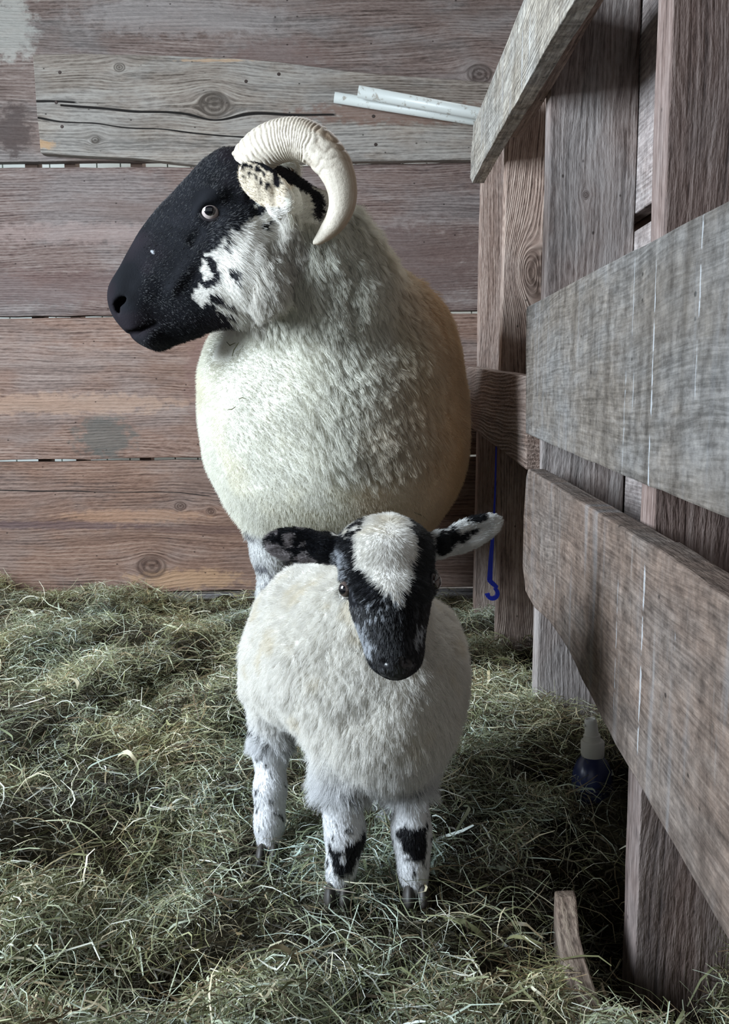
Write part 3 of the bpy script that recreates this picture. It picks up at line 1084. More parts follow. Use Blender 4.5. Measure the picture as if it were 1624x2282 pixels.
for (x0, x1) in ((640, 655), (840, 830)):
    rb.chain([(x0, 1080, 1.86, 66), (x1, 1190, 1.90, 34), (x1, 1290, 1.95, 24), (x1, 1360, 1.90, 19), (x1, 1392, 1.89, 24)])
rb.group(.032, .008)
ST = [((259, 643), (277, 712), .019, 26), ((265, 622), (296, 737), .028, 34), ((283, 596), (318, 764), .033, 36), ((301, 561), (352, 777), .035, 40),
      ((322, 523), (398, 758), .035, 44), ((346, 492), (432, 744), .038, 48), ((371, 464), (468, 728), .043, 50), ((402, 434), (503, 716), .050, 54),
      ((432, 404), (536, 712), .056, 56), ((463, 370), (566, 698), .060, 58), ((500, 345), (592, 650), .060, 58), ((545, 345), (625, 590), .056, 56), ((590, 372), (650, 550), .050, 50)]
for i in range(len(ST) - 1):
    n_ = 3
    for j in range(n_ if i < len(ST) - 2 else n_ + 1):
        t = j / n_
        A, B = ST[i], ST[i + 1]
        tp = np.array(A[0]) * (1 - t) + np.array(B[0]) * t
        bt = np.array(A[1]) * (1 - t) + np.array(B[1]) * t
        w_ = A[2] * (1 - t) + B[2] * t
        ax_ = A[3] * (1 - t) + B[3] * t
        d_ = tp - bt; ln = np.linalg.norm(d_)
        rb.E((tp[0] + bt[0]) / 2, (tp[1] + bt[1]) / 2, HY, ax_ * .8, ln / 2, w_, -math.degrees(math.asin(d_[0] / ln)))
# brow ridge, cheek muscle, lips
for sy in (-1, 1):
    rb.E(478, 452, HY + sy * .046, 46, 24, .022, 35, 0)
    rb.E(560, 610, HY + sy * .040, 62, 80, .028, 20)
    rb.E(305, 690, HY + sy * .022, 34, 30, .017, -30)
    rb.E(335, 752, HY + sy * .014, 26, 20, .020, -10)
    rb.E(430, 590, HY + sy * .036, 80, 16, .016, 50)
    rb.E(330, 640, HY + sy * .026, 40, 30, .014, 40)
rb.group(.012, .01)
# ears: leaf shapes laid back from the head
rb.E(592, 420, HY - .074, 74, 40, .0060, 137, -8)
rb.E(634, 456, HY - .062, 36, 36, .014, 135)
rb.E(618, 400, HY + .075, 58, 34, .007, 35, 10)
# sockets, nostrils, mouth
rb.E(466, 478, HY - .066, 30, 24, .016, 10, sub=.010)
rb.E(466, 478, HY + .066, 30, 24, .016, 10, sub=.010)
for sy in (-1, 1):
    rb.E(273, 672, HY + sy * .026, 15, 9, .014, 25, sub=.005)
    rb.E(264, 686, HY + sy * .022, 6, 12, .012, 10, sub=.005)
rb.RC((284, 750, HY), (306, 738, HY), 9, 5, sub=.006)
for sy in (-1, 1):
    rb.RC((290, 745, HY + sy * .015), (345, 722, HY + sy * .03), 7, 5, sub=.006)
for (a_, b_) in (((298, 742, HY - .034), (352, 712, HY - .044)), ((352, 712, HY - .044), (400, 694, HY - .05)), ((440, 520, HY - .056), (428, 540, HY - .052))):
    rb.RC(a_, b_, 9, 8, sub=.008)
    rb.RC((a_[0], a_[1], 2 * HY - a_[2]), (b_[0], b_[1], 2 * HY - b_[2]), 9, 8, sub=.008)
# hollow of the near ear facing forward

rx = ax((-.40, -.11, .0034), (-.11, .27, .006))
ry = ax((1.12, 1.35, .0034), (1.35, 2.10, .010))
rz = ax((0, .36, .008), (.36, .56, .006), (.56, .90, .0034))
RV, RQ = rb.mesh(rx, ry, rz)

HEADLINE = [(525, 330), (540, 380), (575, 470), (640, 500), (690, 640), (620, 740), (560, 735), (500, 700)]


def ram_zones(X):
    """flattened side-view measurements and zone weights of points on the ram"""
    q = flat_px(X, HY)
    return q


FACE = [(200, 300), (515, 315), (560, 372), (600, 352), (665, 345), (690, 400), (640, 470), (600, 498), (578, 500), (560, 520), (545, 528), (520, 540), (508, 556), (498, 574), (470, 578), (458, 596), (452, 622),
        (468, 640), (448, 652), (447, 672), (462, 690), (480, 702), (505, 712), (524, 718), (500, 738), (455, 755), (400, 790), (200, 800)]
SPOTS = [(485, 603, 9, 22, -25), (478, 640, 13, 11, 0), (493, 625, 8, 16, 10), (535, 626, 20, 8, 45), (492, 675, 18, 8, 25), (481, 694, 13, 12, 0), (519, 692, 12, 6, 20), (523, 562, 5, 12, 20), (545, 524, 10, 12, 0),
         (600, 520, 9, 5, -30), (590, 486, 22, 10, -35), (630, 492, 4, 4, 0)]
EARSP = [(544, 378, 6, 20, 10), (578, 386, 30, 9, 28), (612, 404, 30, 12, 35), (565, 400, 14, 5, 30), (590, 412, 12, 6, 40), (628, 436, 9, 16, -10), (597, 440, 4, 9, -10), (586, 428, 4, 8, -10), (610, 448, 4, 8, 0), (555, 405, 4, 5, 0), (572, 420, 4, 7, 0), (622, 415, 14, 7, 40), (560, 425, 4, 5, 0), (604, 425, 3, 6, 0)]
NAPE = [(598, 365), (650, 362), (690, 395), (712, 425), (724, 470), (722, 498), (705, 490), (696, 455), (680, 432), (660, 412), (625, 395), (596, 385)]


def ram_head_mask(X):
    q = flat_px(X, HY)
    inh = (X[:, 1] < 1.36) & (X[:, 2] > P(0, 760, HY)[2] - .03)
    return q, inh


def ram_color(X):
    q, inh = ram_head_mask(X)
    n1 = vnoise(X, 55, 3, 2); n2 = vnoise(X, 160, 5, 2)
    qj = q + (np.stack([n1, vnoise(X, 55, 9, 2)], 1) - .5) * 26 + (np.stack([n2, vnoise(X, 160, 8, 1)], 1) - .5) * 14
    low = vnoise(X, 9, 21, 2)[:, None]; mid = vnoise(X, 40, 22, 2)[:, None]
    # fleece: cream, painted golden over the left flank for its warm bounce-lit shade, whiter on the neck wool
    shade_gold = sstep(-.03, .14, X[:, 0] + (low[:, 0] - .5) * .08)[:, None]
    c = np.array([.74, .73, .655]) * (1 - shade_gold) + np.array([.64, .475, .31]) * shade_gold
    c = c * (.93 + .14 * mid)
    yel = sstep(.55, .8, vnoise(X, 14, 31, 2))[:, None]
    c = c * (1 - yel * np.array([.01, .03, .08]))
    # cheek and throat: short whiter hair
    chk = (sstep(560, 500, q[:, 0] * .7 + q[:, 1] * .35 - 60) * inh)[:, None]
    white = np.array([.68, .655, .60])
    neckw = (inh & in_poly(qj, [(430, 520), (640, 470), (690, 560), (640, 650), (570, 740), (430, 740)]))[:, None]
    c = np.where(neckw, white * (.92 + .12 * mid), c)
    blk = inh & (X[:, 1] < 1.300) & in_poly(qj, FACE) & ~in_poly(qj, [(572, 470), (596, 478), (606, 508), (596, 512), (580, 492)])
    for s in SPOTS: blk |= inh & in_ell(q + (qj - q) * .6, *s)
    # the ears
    near_ear = (X[:, 1] < HY - .060) & in_poly(q, [(522, 348), (560, 372), (625, 395), (665, 440), (640, 490), (600, 488), (572, 480), (536, 430)])
    far_ear = (X[:, 1] > HY + .060) & in_poly(q, [(560, 345), (640, 340), (690, 400), (640, 440), (560, 420)])
    cream = np.array([.62, .54, .42])
    c = np.where(near_ear[:, None], cream * (.85 + .3 * mid), c)
    eb = np.zeros(len(X), bool)
    for s in EARSP: eb |= in_ell(q + (qj - q) * .3, *s)
    blk = np.where(near_ear, eb, blk)
    c = np.where(far_ear[:, None], np.array([.30, .19, .11]), c)
    blk = np.where(far_ear, ((vnoise(X, 60, 40, 1) > .62)), blk)
    blk = blk | (inh & in_poly(qj, NAPE) & ~near_ear & ~far_ear)
    # legs: whitish grey below the fleece
    leg = (X[:, 2] < .275 + .04 * (n1 - .5))
    lc = np.array([.55, .55, .54]) * (.8 + .4 * mid)
    c = np.where(leg[:, None], lc, c)
    blk = np.where(leg, False, blk)
    gl = leg & (vnoise(X, 60, 41, 2) > .56)
    c = np.where(gl[:, None], np.array([.16, .16, .17]), c)
    bk = BLACK * (.5 + 1.1 * mid) + np.array([.006, .003, .004]) * sstep(.5, .8, vnoise(X, 22, 44, 2))[:, None]
    c = np.where(blk[:, None], bk, c)
    fl = inh & in_ell(q, 358, 573, 9, 6, 30) & (n2 > .5)
    c = np.where(fl[:, None], np.array([.5, .52, .55]), c)
    return c


# folds and locks in the wool, pressed into the surface
qq = flat_px(RV, HY)
RN = rb.grad(RV)
px_ = 812 + F * RV[:, 0] / np.maximum(RV[:, 1], .5)
pz_ = 1141 - F * (RV[:, 2] - CAMZ + .122 * RV[:, 1]) / RV[:, 1]
front = sstep(1.52, 1.40, RV[:, 1])
lockz = np.exp(-((RV[:, 0] - (-.005 + .12 * (RV[:, 2] < .0)) - .02) / .055) ** 2) * sstep(.40, .46, RV[:, 2]) * sstep(.80, .70, RV[:, 2]) * front
neckz = sstep(-.19, -.12, RV[:, 0]) * sstep(.07, .0, RV[:, 0]) * sstep(.56, .61, RV[:, 2]) * sstep(.80, .74, RV[:, 2]) * (RV[:, 1] < 1.4)
wq = np.stack([RV[:, 0] * 1.0, RV[:, 1] * .6, RV[:, 2] * .28], 1)
fold = vnoise(wq, 85, 61, 2) - .5
lump = vnoise(RV, 42, 62, 2) - .5
fine = vnoise(RV, 18, 63, 2) - .5
isw = (RV[:, 2] > .27) & ~((qq[:, 0] < 560) & (RV[:, 2] > P(0, 745, HY)[2]) & (RV[:, 1] < 1.34))
disp = isw * (lump * (.0006 + .015 * lockz) + fold * .018 * neckz + fine * .005)
dz_ = RN * disp[:, None]
RV2 = RV + dz_
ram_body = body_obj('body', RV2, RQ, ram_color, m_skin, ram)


def is_short(X):
    """True on the short-haired face, ears and lower legs"""
    q, inh = ram_head_mask(X)
    face = inh & in_poly(q, [(200, 300), (700, 300), (735, 430), (735, 500), (650, 500), (600, 560), (560, 700), (555, 735), (500, 800), (200, 800)]) & (X[:, 1] < 1.314)
    return face | (X[:, 2] < .27)


def ram_wool_mask(X, n): return (~is_short(X)).astype(float)
def ram_short_mask(X, n): return is_short(X).astype(float)


def lock_w(X):
    fr = sstep(1.52, 1.40, X[:, 1])
    a = np.exp(-((X[:, 0] - .015) / .06) ** 2) * sstep(.36, .42, X[:, 2]) * sstep(.80, .70, X[:, 2]) * fr
    b = sstep(-.20, -.13, X[:, 0]) * sstep(.07, .0, X[:, 0]) * sstep(.56, .61, X[:, 2]) * sstep(.80, .74, X[:, 2])
    return np.maximum(a, b * (X[:, 1] < 1.4))


def wool_comb(X, n):
    return np.stack([X[:, 0] * 0 + .1, X[:, 1] * 0 - .15, X[:, 0] * 0 - .55], 1)


def wool_len(X): return .0065 + .003 * vnoise(X, 30, 71, 1) + .003 * sstep(.36, .30, X[:, 2])
def smooth_mask(X, n): return ram_wool_mask(X, n) * (1 - .75 * lock_w(X))
def lock_mask(X, n): return ram_wool_mask(X, n) * lock_w(X)


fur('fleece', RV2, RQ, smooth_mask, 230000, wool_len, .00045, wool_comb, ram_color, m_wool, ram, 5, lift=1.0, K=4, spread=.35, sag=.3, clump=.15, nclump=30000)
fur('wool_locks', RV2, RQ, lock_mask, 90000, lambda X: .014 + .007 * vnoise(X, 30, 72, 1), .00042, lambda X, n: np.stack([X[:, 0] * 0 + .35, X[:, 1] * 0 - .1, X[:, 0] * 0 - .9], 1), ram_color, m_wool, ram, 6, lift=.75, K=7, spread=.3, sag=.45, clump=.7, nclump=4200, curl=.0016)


def head_comb(X, n):
    q = flat_px(X, HY)
    d = np.stack([np.full(len(X), 1.0), np.zeros(len(X)), np.full(len(X), .45)], 1)
    low = sstep(600, 700, q[:, 1])
    d[:, 2] = .55 * (1 - low) - .5 * low
    cheek = sstep(450, 520, q[:, 0])
    d[:, 2] -= 1.4 * cheek * sstep(480, 560, q[:, 1])
    ear = (X[:, 1] < HY - .06) & (q[:, 1] < 480) & (q[:, 0] > 530)
    d[ear] = np.array([-.7, -.1, .6])
    leg = X[:, 2] < .27
    d[leg] = np.array([0, 0, -1.0])
    return d * .9


def short_len(X):
    q = flat_px(X, HY)
    l = .0035 + .006 * sstep(440, 560, q[:, 0]) * sstep(480, 540, q[:, 1])
    l = np.where((X[:, 2] < .27), .006, l)
    e = in_ell(q, 470, 470, 32, 28) & (X[:, 1] < HY)
    nose = sstep(345, 300, q[:, 0])
    return np.where(e, .0005, l * (1 - .75 * nose))


fur('face_hair', RV2, RQ, ram_short_mask, 120000, short_len, .00040, head_comb, ram_color, m_hair, ram, 7, lift=.5, K=4, spread=.26, sag=.3, root_in=.0008, clump=.3, nclump=30000, away=.5)

# ear rim of pale hairs is part of the coat; eyes
m_lid = simple('dark_eyelid', (.02, .017, .02), .35, .5)


def surf_y(body, px, py, y0, y1, side=-1):
    """depth at which a sight line at (px, py) meets the body between y0 and y1"""
    ys_ = np.linspace(y0, y1, 400)
    X = np.stack([P(px, py, y) for y in ys_])
    f = body.field(X)
    k = np.argmax(f < 0)
    return ys_[k] if (f < 0).any() else None


ey = surf_y(rb, 470, 470, 1.1, 1.3)
c_ = P(470, 470, ey + .0072)
eyeball(ram, c_, .0150, (.06, -1, -.20), (.50, .42, .40), (.50, .42))
torus_ring('eyelid', ram, P(470, 469, ey - .0012), .0148, .0030, (.06, -1, -.16), m_lid, .84, .2)
c2 = np.array([c_[0], 2 * HY - c_[1] + .0, c_[2]])
eyeball(ram, c2, .0145, (-.12, 1, .08), (.40, .34, .31), (.52, .40))

# horns
m_horn_g = G('ribbed_horn')
_hc = m_horn_g.attr('col')
_hn = m_horn_g.noise(m_horn_g.obj(), 260, 4, .65)
m_horn = m_horn_g.bsdf(m_horn_g.mix(m_horn_g.mr(_hn, .35, .7, 0, .45), _hc, m_horn_g.mix(.5, _hc, (.30, .24, .17))), .55, .35, m_horn_g.bump(_hn, .5, .0015))


def horn(path, side, name='horn'):
    """path: (px, py, Y, r_px)"""
    pts = np.array([list(P(a, b, c)) + [r * c / F] for a, b, c, r in path])
    n = 420
    # Catmull-Rom
    t = np.linspace(0, len(pts) - 1.0001, n)
    i = t.astype(int); f = (t - i)[:, None]
    p0 = pts[np.maximum(i - 1, 0)]; p1 = pts[i]; p2 = pts[i + 1]; p3 = pts[np.minimum(i + 2, len(pts) - 1)]
    C = .5 * ((2 * p1) + (-p0 + p2) * f + (2 * p0 - 5 * p1 + 4 * p2 - p3) * f ** 2 + (-p0 + 3 * p1 - 3 * p2 + p3) * f ** 3)
    ctr, rad = C[:, :3], C[:, 3]
    s = np.concatenate([[0], np.cumsum(np.linalg.norm(np.diff(ctr, axis=0), axis=1))])
    tan = np.gradient(ctr, axis=0); tan /= np.linalg.norm(tan, axis=1, keepdims=True)
    yv = np.array([0, 1.0, 0])
    A = np.cross(tan, yv); A /= np.linalg.norm(A, axis=1, keepdims=True)      # in-picture normal
    Bv = np.cross(A, tan)
    m = 56
    V, cols = [], []
    tot = s[-1]
    for a in range(m):
        th = 2 * math.pi * a / m
        # outer edge keeled, inner flatter
        prof = 1 + .05 * math.cos(2 * th)
        wob = vnoise(np.stack([s * 60, np.full(n, math.cos(th) * 2.0), np.full(n, math.sin(th) * 2.0 + side * 7)], 1), 1, 90, 2) - .5
        phase = (s + .0045 * wob * 2 + .006 * math.cos(th)) / (.0072 * (1 + .25 * np.sin(s * 40)))
        rid = np.abs(np.sin(phase * math.pi)) ** .6
        fade = sstep(.72, .45, s / tot)
        long_ = vnoise(np.stack([s * 14, np.full(n, math.cos(th) * 9), np.full(n, math.sin(th) * 9)], 1), 1, 93, 2) - .5
        R_ = rad * (prof + .085 * (rid - .7) * fade + .035 * long_ * (1 - fade))
        V.append(ctr + (A * math.cos(th) + Bv * math.sin(th) * .92) * R_[:, None])
        base = np.array([.60, .54, .445])[None] * np.ones((n, 1))
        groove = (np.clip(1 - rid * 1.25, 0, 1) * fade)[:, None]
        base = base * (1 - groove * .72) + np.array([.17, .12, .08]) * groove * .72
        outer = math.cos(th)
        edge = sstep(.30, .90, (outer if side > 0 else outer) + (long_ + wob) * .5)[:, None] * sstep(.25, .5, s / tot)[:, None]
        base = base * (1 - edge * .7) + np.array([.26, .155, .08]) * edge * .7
        inner_stain = (sstep(.3, .8, -outer + long_) * sstep(.55, .7, s / tot) * sstep(.98, .85, s / tot))[:, None]
        base = base * (1 - inner_stain * .35) + np.array([.30, .25, .21]) * inner_stain * .35
        cols.append(base)
    V = np.stack(V, 1).reshape(-1, 3); cols = np.stack(cols, 1).reshape(-1, 3)
    idn = np.arange(n * m).reshape(n, m)
    Q = np.stack([idn[:-1, :], np.roll(idn, -1, 1)[:-1, :], np.roll(idn, -1, 1)[1:, :], idn[1:, :]], -1).reshape(-1, 4)
    me = fast_mesh(name, V, Q)
    a = me.attributes.new('col', 'FLOAT_COLOR', 'POINT')
    a.data.foreach_set('color', np.concatenate([cols, np.ones((len(cols), 1))], 1).astype(np.float32).ravel())
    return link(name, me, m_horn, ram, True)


HP = [(548, 378, HY - .018, 40), (562, 356, HY - .030, 41), (590, 330, HY - .044, 42), (625, 314, HY - .056, 42), (665, 310, HY - .066, 41.5), (707, 328, HY - .074, 40), (743, 368, HY - .078, 37), (761, 415, HY - .078, 31.5),
      (762, 455, HY - .074, 27.5), (749, 490, HY - .068, 23), (729, 516, HY - .062, 17.5), (712, 533, HY - .058, 11), (702, 541, HY - .056, 6), (699, 545, HY - .056, 1)]
horn(HP, 1)
horn([(a, b, HY + .018 + (HY - c) * .8 - .02, r * .82) for (a, b, c, r) in HP], -1)

for (x, y, Y) in ((616, 1520, 1.415), (875, 1508, 1.445), (655, 1394, 1.885), (830, 1394, 1.885)):
    c = P(x, y, Y); hoof(ram, (c[0], c[1], .0), .034, m_hoof)
# ------------------------------------------------------------------ the lamb
lamb = empty('lamb', (0.0, .86, 0.0), 'young white lamb with a black and white face and sideways ears, standing in front', 'lamb')
lb = Body()
lb.group(.03, .03)
lb.E(872, 1505, .86, 150, 190, .085).E(845, 1600, .85, 140, 125, .075)
lb.E(768, 1450, .91, 182, 168, .12).E(680, 1424, .97, 116, 160, .10).E(652, 1470, .97, 92, 116, .08).E(960, 1480, .90, 62, 120, .06)
lb.E(800, 1340, .89, 120, 90, .08)
lb.group(.022, .02)
lb.chain([(608, 1530, .95, 56), (604, 1660, .93, 36), (602, 1760, .91, 28), (600, 1830, .90, 25), (598, 1895, .89, 23)])
lb.chain([(800, 1600, .97, 60), (840, 1700, .96, 34), (862, 1790, .95, 24), (874, 1862, .925, 20)])
lb.chain([(762, 1610, .845, 50), (757, 1730, .825, 38), (762, 1800, .815, 33), (770, 1862, .81, 35), (760, 1930, .805, 23), (754, 1985, .80, 25)])
lb.chain([(898, 1650, .845, 50), (912, 1760, .82, 32), (916, 1840, .81, 33), (919, 1880, .81, 28), (920, 1935, .805, 22), (926, 1988, .80, 24)])
lb.group(.02, .02)
lb.chain([(860, 1440, .86, 100), (860, 1300, .81, 84)])
lb.group(.012, .012)
lb.E(857, 1228, .785, 106, 78, .050).E(866, 1298, .765, 90, 62, .048)
for (x, y, Y, r, d) in ((867, 1330, .757, 88, .044), (870, 1365, .750, 80, .040), (873, 1400, .744, 69, .036), (877, 1435, .738, 60, .032), (881, 1462, .735, 55, .030)):
    lb.E(x, y, Y, r, 52, d)
lb.E(790, 1300, .775, 26, 26, .016).E(943, 1296, .775, 26, 26, .016)
lb.group(.008, .008)
lb.E(666, 1214, .800, 82, 40, .0055, -3, -12).E(735, 1222, .793, 34, 34, .012)
lb.E(1040, 1192, .805, 86, 36, .0055, 21, 14).E(972, 1214, .795, 30, 30, .012)
lb.E(668, 1216, .794, 62, 20, .004, -3, -12, sub=.004)
lb.E(1040, 1196, .799, 66, 17, .004, 21, 14, sub=.004)
# nostrils and mouth
lb.E(856, 1474, .704, 13, 6, .009, -35, sub=.003)
lb.E(908, 1474, .704, 13, 6, .009, 35, sub=.003)
lb.RC((882, 1488, .703), (882, 1506, .706), 2.2, 2.2, sub=.002)
lb.RC((850, 1512, .712), (882, 1506, .706), 2.2, 2.2, sub=.002)
lb.RC((912, 1512, .712), (882, 1506, .706), 2.2, 2.2, sub=.002)
lx = ax((-.175, .15, .0026))
ly = ax((.69, .84, .0026), (.84, 1.14, .005))
lz = ax((-.01, .30, .0042), (.30, .50, .0026))
LV, LQ = lb.mesh(lx, ly, lz)
LY = .77

HEART = [(790, 1215), (800, 1180), (830, 1150), (885, 1150), (912, 1172), (922, 1200), (922, 1235), (912, 1262), (896, 1290), (878, 1318), (868, 1300), (845, 1280), (815, 1262), (798, 1245)]
LFACE = [(700, 1160), (745, 1195), (780, 1190), (800, 1165), (815, 1140), (905, 1140), (1000, 1180), (1000, 1300), (960, 1420), (950, 1540), (820, 1540), (740, 1340), (735, 1255)]
KNEE = [(733, 1868), (760, 1880), (775, 1868), (812, 1852), (815, 1880), (795, 1915), (775, 1935), (745, 1930), (738, 1905)]
KNEE2 = [(884, 1840), (905, 1825), (950, 1835), (950, 1900), (945, 1915), (915, 1900), (895, 1885)]


def lamb_color(X):
    q = flat_px(X, LY)
    # measurements on the head are taken in the plane LY, on the legs in the plane of the front legs
    ql = flat_px(X, .805)
    n1 = vnoise(X, 130, 3, 2); n2 = vnoise(X, 400, 5, 1); n3 = vnoise(X, 60, 15, 2)
    jit = (np.stack([n1, vnoise(X, 130, 9, 2)], 1) - .5) * 30 + (np.stack([n2, vnoise(X, 400, 6, 1)], 1) - .5) * 12
    head = ((X[:, 2] > .30) & (X[:, 1] < .822)) | ((X[:, 2] > .225) & (X[:, 1] < .764))
    c = np.array([.84, .82, .77]) * (.93 + .14 * n3)[:, None]
    yel = sstep(.6, .8, vnoise(X, 45, 33, 2))[:, None]
    c = c * (1 - yel * np.array([.03, .06, .12]))
    leg = X[:, 2] < .125
    lw = sstep(.17, .10, X[:, 2] + (n3 - .5) * .03)[:, None]
    c = c * (1 - lw) + np.array([.76, .765, .775]) * lw
    hs = q + jit
    blk = head & in_poly(hs, LFACE) & ~in_poly(q + jit * .8, HEART)
    ears = head & ((q[:, 0] < 742) | (q[:, 0] > 962)) & (q[:, 1] < 1275)
    le = ears & (q[:, 0] < 800)
    re = ears & (q[:, 0] > 800)
    eb = le & (in_ell(hs, 720, 1225, 46, 40) | in_ell(hs, 640, 1188, 28, 13, 10) | in_ell(hs, 605, 1200, 10, 8) | in_ell(hs, 690, 1200, 34, 18) | in_ell(hs, 650, 1232, 40, 7, 10) | ((n1 > .56) & le))
    rb_ = re & (in_ell(hs, 1000, 1215, 38, 26, -15) | in_ell(hs, 1070, 1160, 26, 14, -20) | in_ell(hs, 1045, 1208, 40, 9, -22))
    c = np.where(le[:, None], np.array([.30, .27, .27]) * (.4 + 1.1 * n1)[:, None], c)
    c = np.where(re[:, None], np.array([.66, .66, .64]) * (.75 + .5 * n1)[:, None], c)
    blk = np.where(ears, eb | rb_, blk)
    # roan flecks in the black
    face = head & ~ears
    w1 = face & in_ell(hs, 815, 1395, 20, 34, -15) & (n2 + n1 > .85)
    w2 = face & in_ell(hs, 925, 1385, 9, 24, 10) & (n2 > .35)
    w3 = face & in_poly(hs, [(735, 1225), (775, 1215), (790, 1290), (745, 1290)]) & (n2 + n1 > 1.0)
    w4 = face & in_ell(hs, 845, 1325, 50, 22, -35) & (n2 > .66)
    tch = np.array([.42, .44, .47])
    # legs
    lk = leg & (in_poly(ql + jit * .7, KNEE) & ~in_ell(ql, 765, 1897, 7, 9) | in_poly(ql + jit * .7, KNEE2) | in_ell(ql + jit * .6, 922, 1722, 14, 12))
    lk |= leg & (X[:, 1] < 1) & (vnoise(X, 170, 51, 2) > .70)
    lk |= leg & (X[:, 2] < .012) & (n1 > .5)
    blk = blk | lk
    c = np.where(blk[:, None], BLACK, c)
    g_ = face & blk & (n2 > .70)
    c = np.where(g_[:, None], np.array([.06, .062, .07]), c)
    for w_ in (w1, w2, w3, w4): c = np.where(w_[:, None], tch, c)
    return c


LN = lb.grad(LV)
wl = (LV[:, 2] > .11) & ~((LV[:, 2] > .29) & (LV[:, 1] < .83)) & (LV[:, 1] > .766)
ld = wl * ((vnoise(LV, 120, 81, 2) - .5) * .0045 + (vnoise(LV, 30, 82, 1) - .5) * .006)
LV2 = LV + LN * ld[:, None]
body_obj('body', LV2, LQ, lamb_color, m_skin, lamb)


def lshort(X):
    q = flat_px(X, LY)
    head = (((X[:, 2] > .30) & (X[:, 1] < .822)) | ((X[:, 2] > .225) & (X[:, 1] < .764))) & (in_poly(q, [(560, 1100), (1150, 1100), (1150, 1290), (985, 1290), (960, 1540), (820, 1540), (730, 1290), (560, 1290)]))
    return head | (X[:, 2] < .105)


def l_wm(X, n): return (~lshort(X)).astype(float)
def l_sm(X, n): return lshort(X).astype(float) * np.where(X[:, 2] < .105, .8, 1.3)


def lwl(X): return .0075 + .005 * vnoise(X, 60, 74, 1) + .008 * sstep(.20, .13, X[:, 2]) * sstep(.93, .85, X[:, 1])


fur('fleece', LV2, LQ, l_wm, 165000, lwl, .00028, lambda X, n: np.stack([X[:, 0] * 0, X[:, 1] * 0, X[:, 0] * 0 - .7], 1), lamb_color, m_wool, lamb, 15, lift=.9, K=6, spread=.28, sag=.4, clump=.55, nclump=10000, curl=.0011, root_in=.001)


def lcomb(X, n):
    q = flat_px(X, LY)
    d = np.zeros((len(X), 3))
    d[:, 2] = -1
    hd = X[:, 2] > .2
    # hair on the forehead parts from a whorl and sweeps outward and down
    d[hd] = np.stack([(q[hd, 0] - 868) / 60, np.zeros(hd.sum()), -.75 + sstep(1200, 1150, q[hd, 1]) * .9], 1)
    nose = hd & (q[:, 1] > 1320)
    d[nose] = np.array([0, -.1, -1])
    el = hd & (q[:, 0] < 745); d[el] = np.array([-1, -.1, -.1])
    er = hd & (q[:, 0] > 965); d[er] = np.array([1, -.1, .35])
    return d / (np.linalg.norm(d, axis=1, keepdims=True) + 1e-6) * .9


def lsl(X):
    q = flat_px(X, LY)
    l = np.where(X[:, 2] > .2, .0036, .0040)
    fh = (X[:, 2] > .285) & (q[:, 1] < 1310) & (q[:, 0] > 745) & (q[:, 0] < 965)
    l = np.where(fh, .0048, l)
    l = l * (1 - .85 * sstep(1440, 1475, q[:, 1]) * (X[:, 2] > .2))
    e = (in_ell(q, 773, 1312, 26, 24)) & (X[:, 2] > .285)
    return np.where(e, .0006, l)


fur('short_coat', LV2, LQ, l_sm, 110000, lsl, .00024, lcomb, lamb_color, m_hair, lamb, 16, lift=.4, K=4, spread=.18, sag=.3, root_in=.0005, clump=.35, nclump=20000, away=.5)

for (x, y, Yc, od) in ((774, 1313, None, (-.75, -.62, .1)), (964, 1296, None, (.95, -.15, .1))):
    yy = surf_y(lb, x, y, .68, .83)
    if yy is None: yy = .78
    c = P(x, y, yy + .0016)
    eyeball(lamb, c, .0080, od, (.11, .08, .07), (.66, .55))
    torus_ring('eyelid', lamb, P(x, y - 1, yy - .0004), .0077, .0016, od, m_lid, .8, .1)
m_nose = simple('wet_black_nose', (.012, .012, .014), .28, .6)
# bare damp nose pad, lying on the muzzle
qn = flat_px(LV2, .715)
fsel = (in_ell(qn, 882, 1482, 46, 30)) & (LV2[:, 1] < .735)
fq = LQ[fsel[LQ].all(1)]
un, inv = np.unique(fq, return_inverse=True)
Nn = vnormals(LV2, LQ)
link('nose', fast_mesh('nose', LV2[un] + Nn[un] * .0009, inv.reshape(-1, 4)), m_nose, lamb, True)
for (x, y, Y) in ((598, 1902, .885), (874, 1868, .92), (752, 1990, .798), (926, 1992, .798)):
    c = P(x, y, Y); hoof(lamb, (c[0], c[1], c[2] - .004), .013, m_hoof)
# ------------------------------------------------------------------ blue hook on a string
m_blue = simple('blue_plastic', (.02, .045, .60), .32, .5)
YH = 1.62
hk = empty('hanging_hook', P(1098, 1290, YH), 'bright blue plastic hook hanging by a thin strap against the far fence stud', 'hook')
def flat_strip(name, pts, wpx, th, Y, mat, parent):
    """a strip of given width that follows pts (px), facing the camera, with real thickness"""
    V, Fc = [], []
    n = len(pts)
    for i, (x, y) in enumerate(pts):
        a = np.array(pts[max(i - 1, 0)], float); b = np.array(pts[min(i + 1, n - 1)], float)
        t = (b - a) / np.linalg.norm(b - a); nn = np.array([-t[1], t[0]])
        w = wpx[i] * .5
        for (s, dy) in ((-1, 0), (1, 0), (1, th), (-1, th)):
            p = P(x + nn[0] * w * s, y + nn[1] * w * s, Y); p[1] += dy
            V.append(p)
    for i in range(n - 1):
        for k in range(4):
            Fc.append((i * 4 + k, i * 4 + (k + 1) % 4, (i + 1) * 4 + (k + 1) % 4, (i + 1) * 4 + k))
    Fc += [(3, 2, 1, 0), tuple((n - 1) * 4 + k for k in range(4))]
    o = link(name, mesh_from(name, V, Fc), mat, parent)
    return bevel(o, .0008)
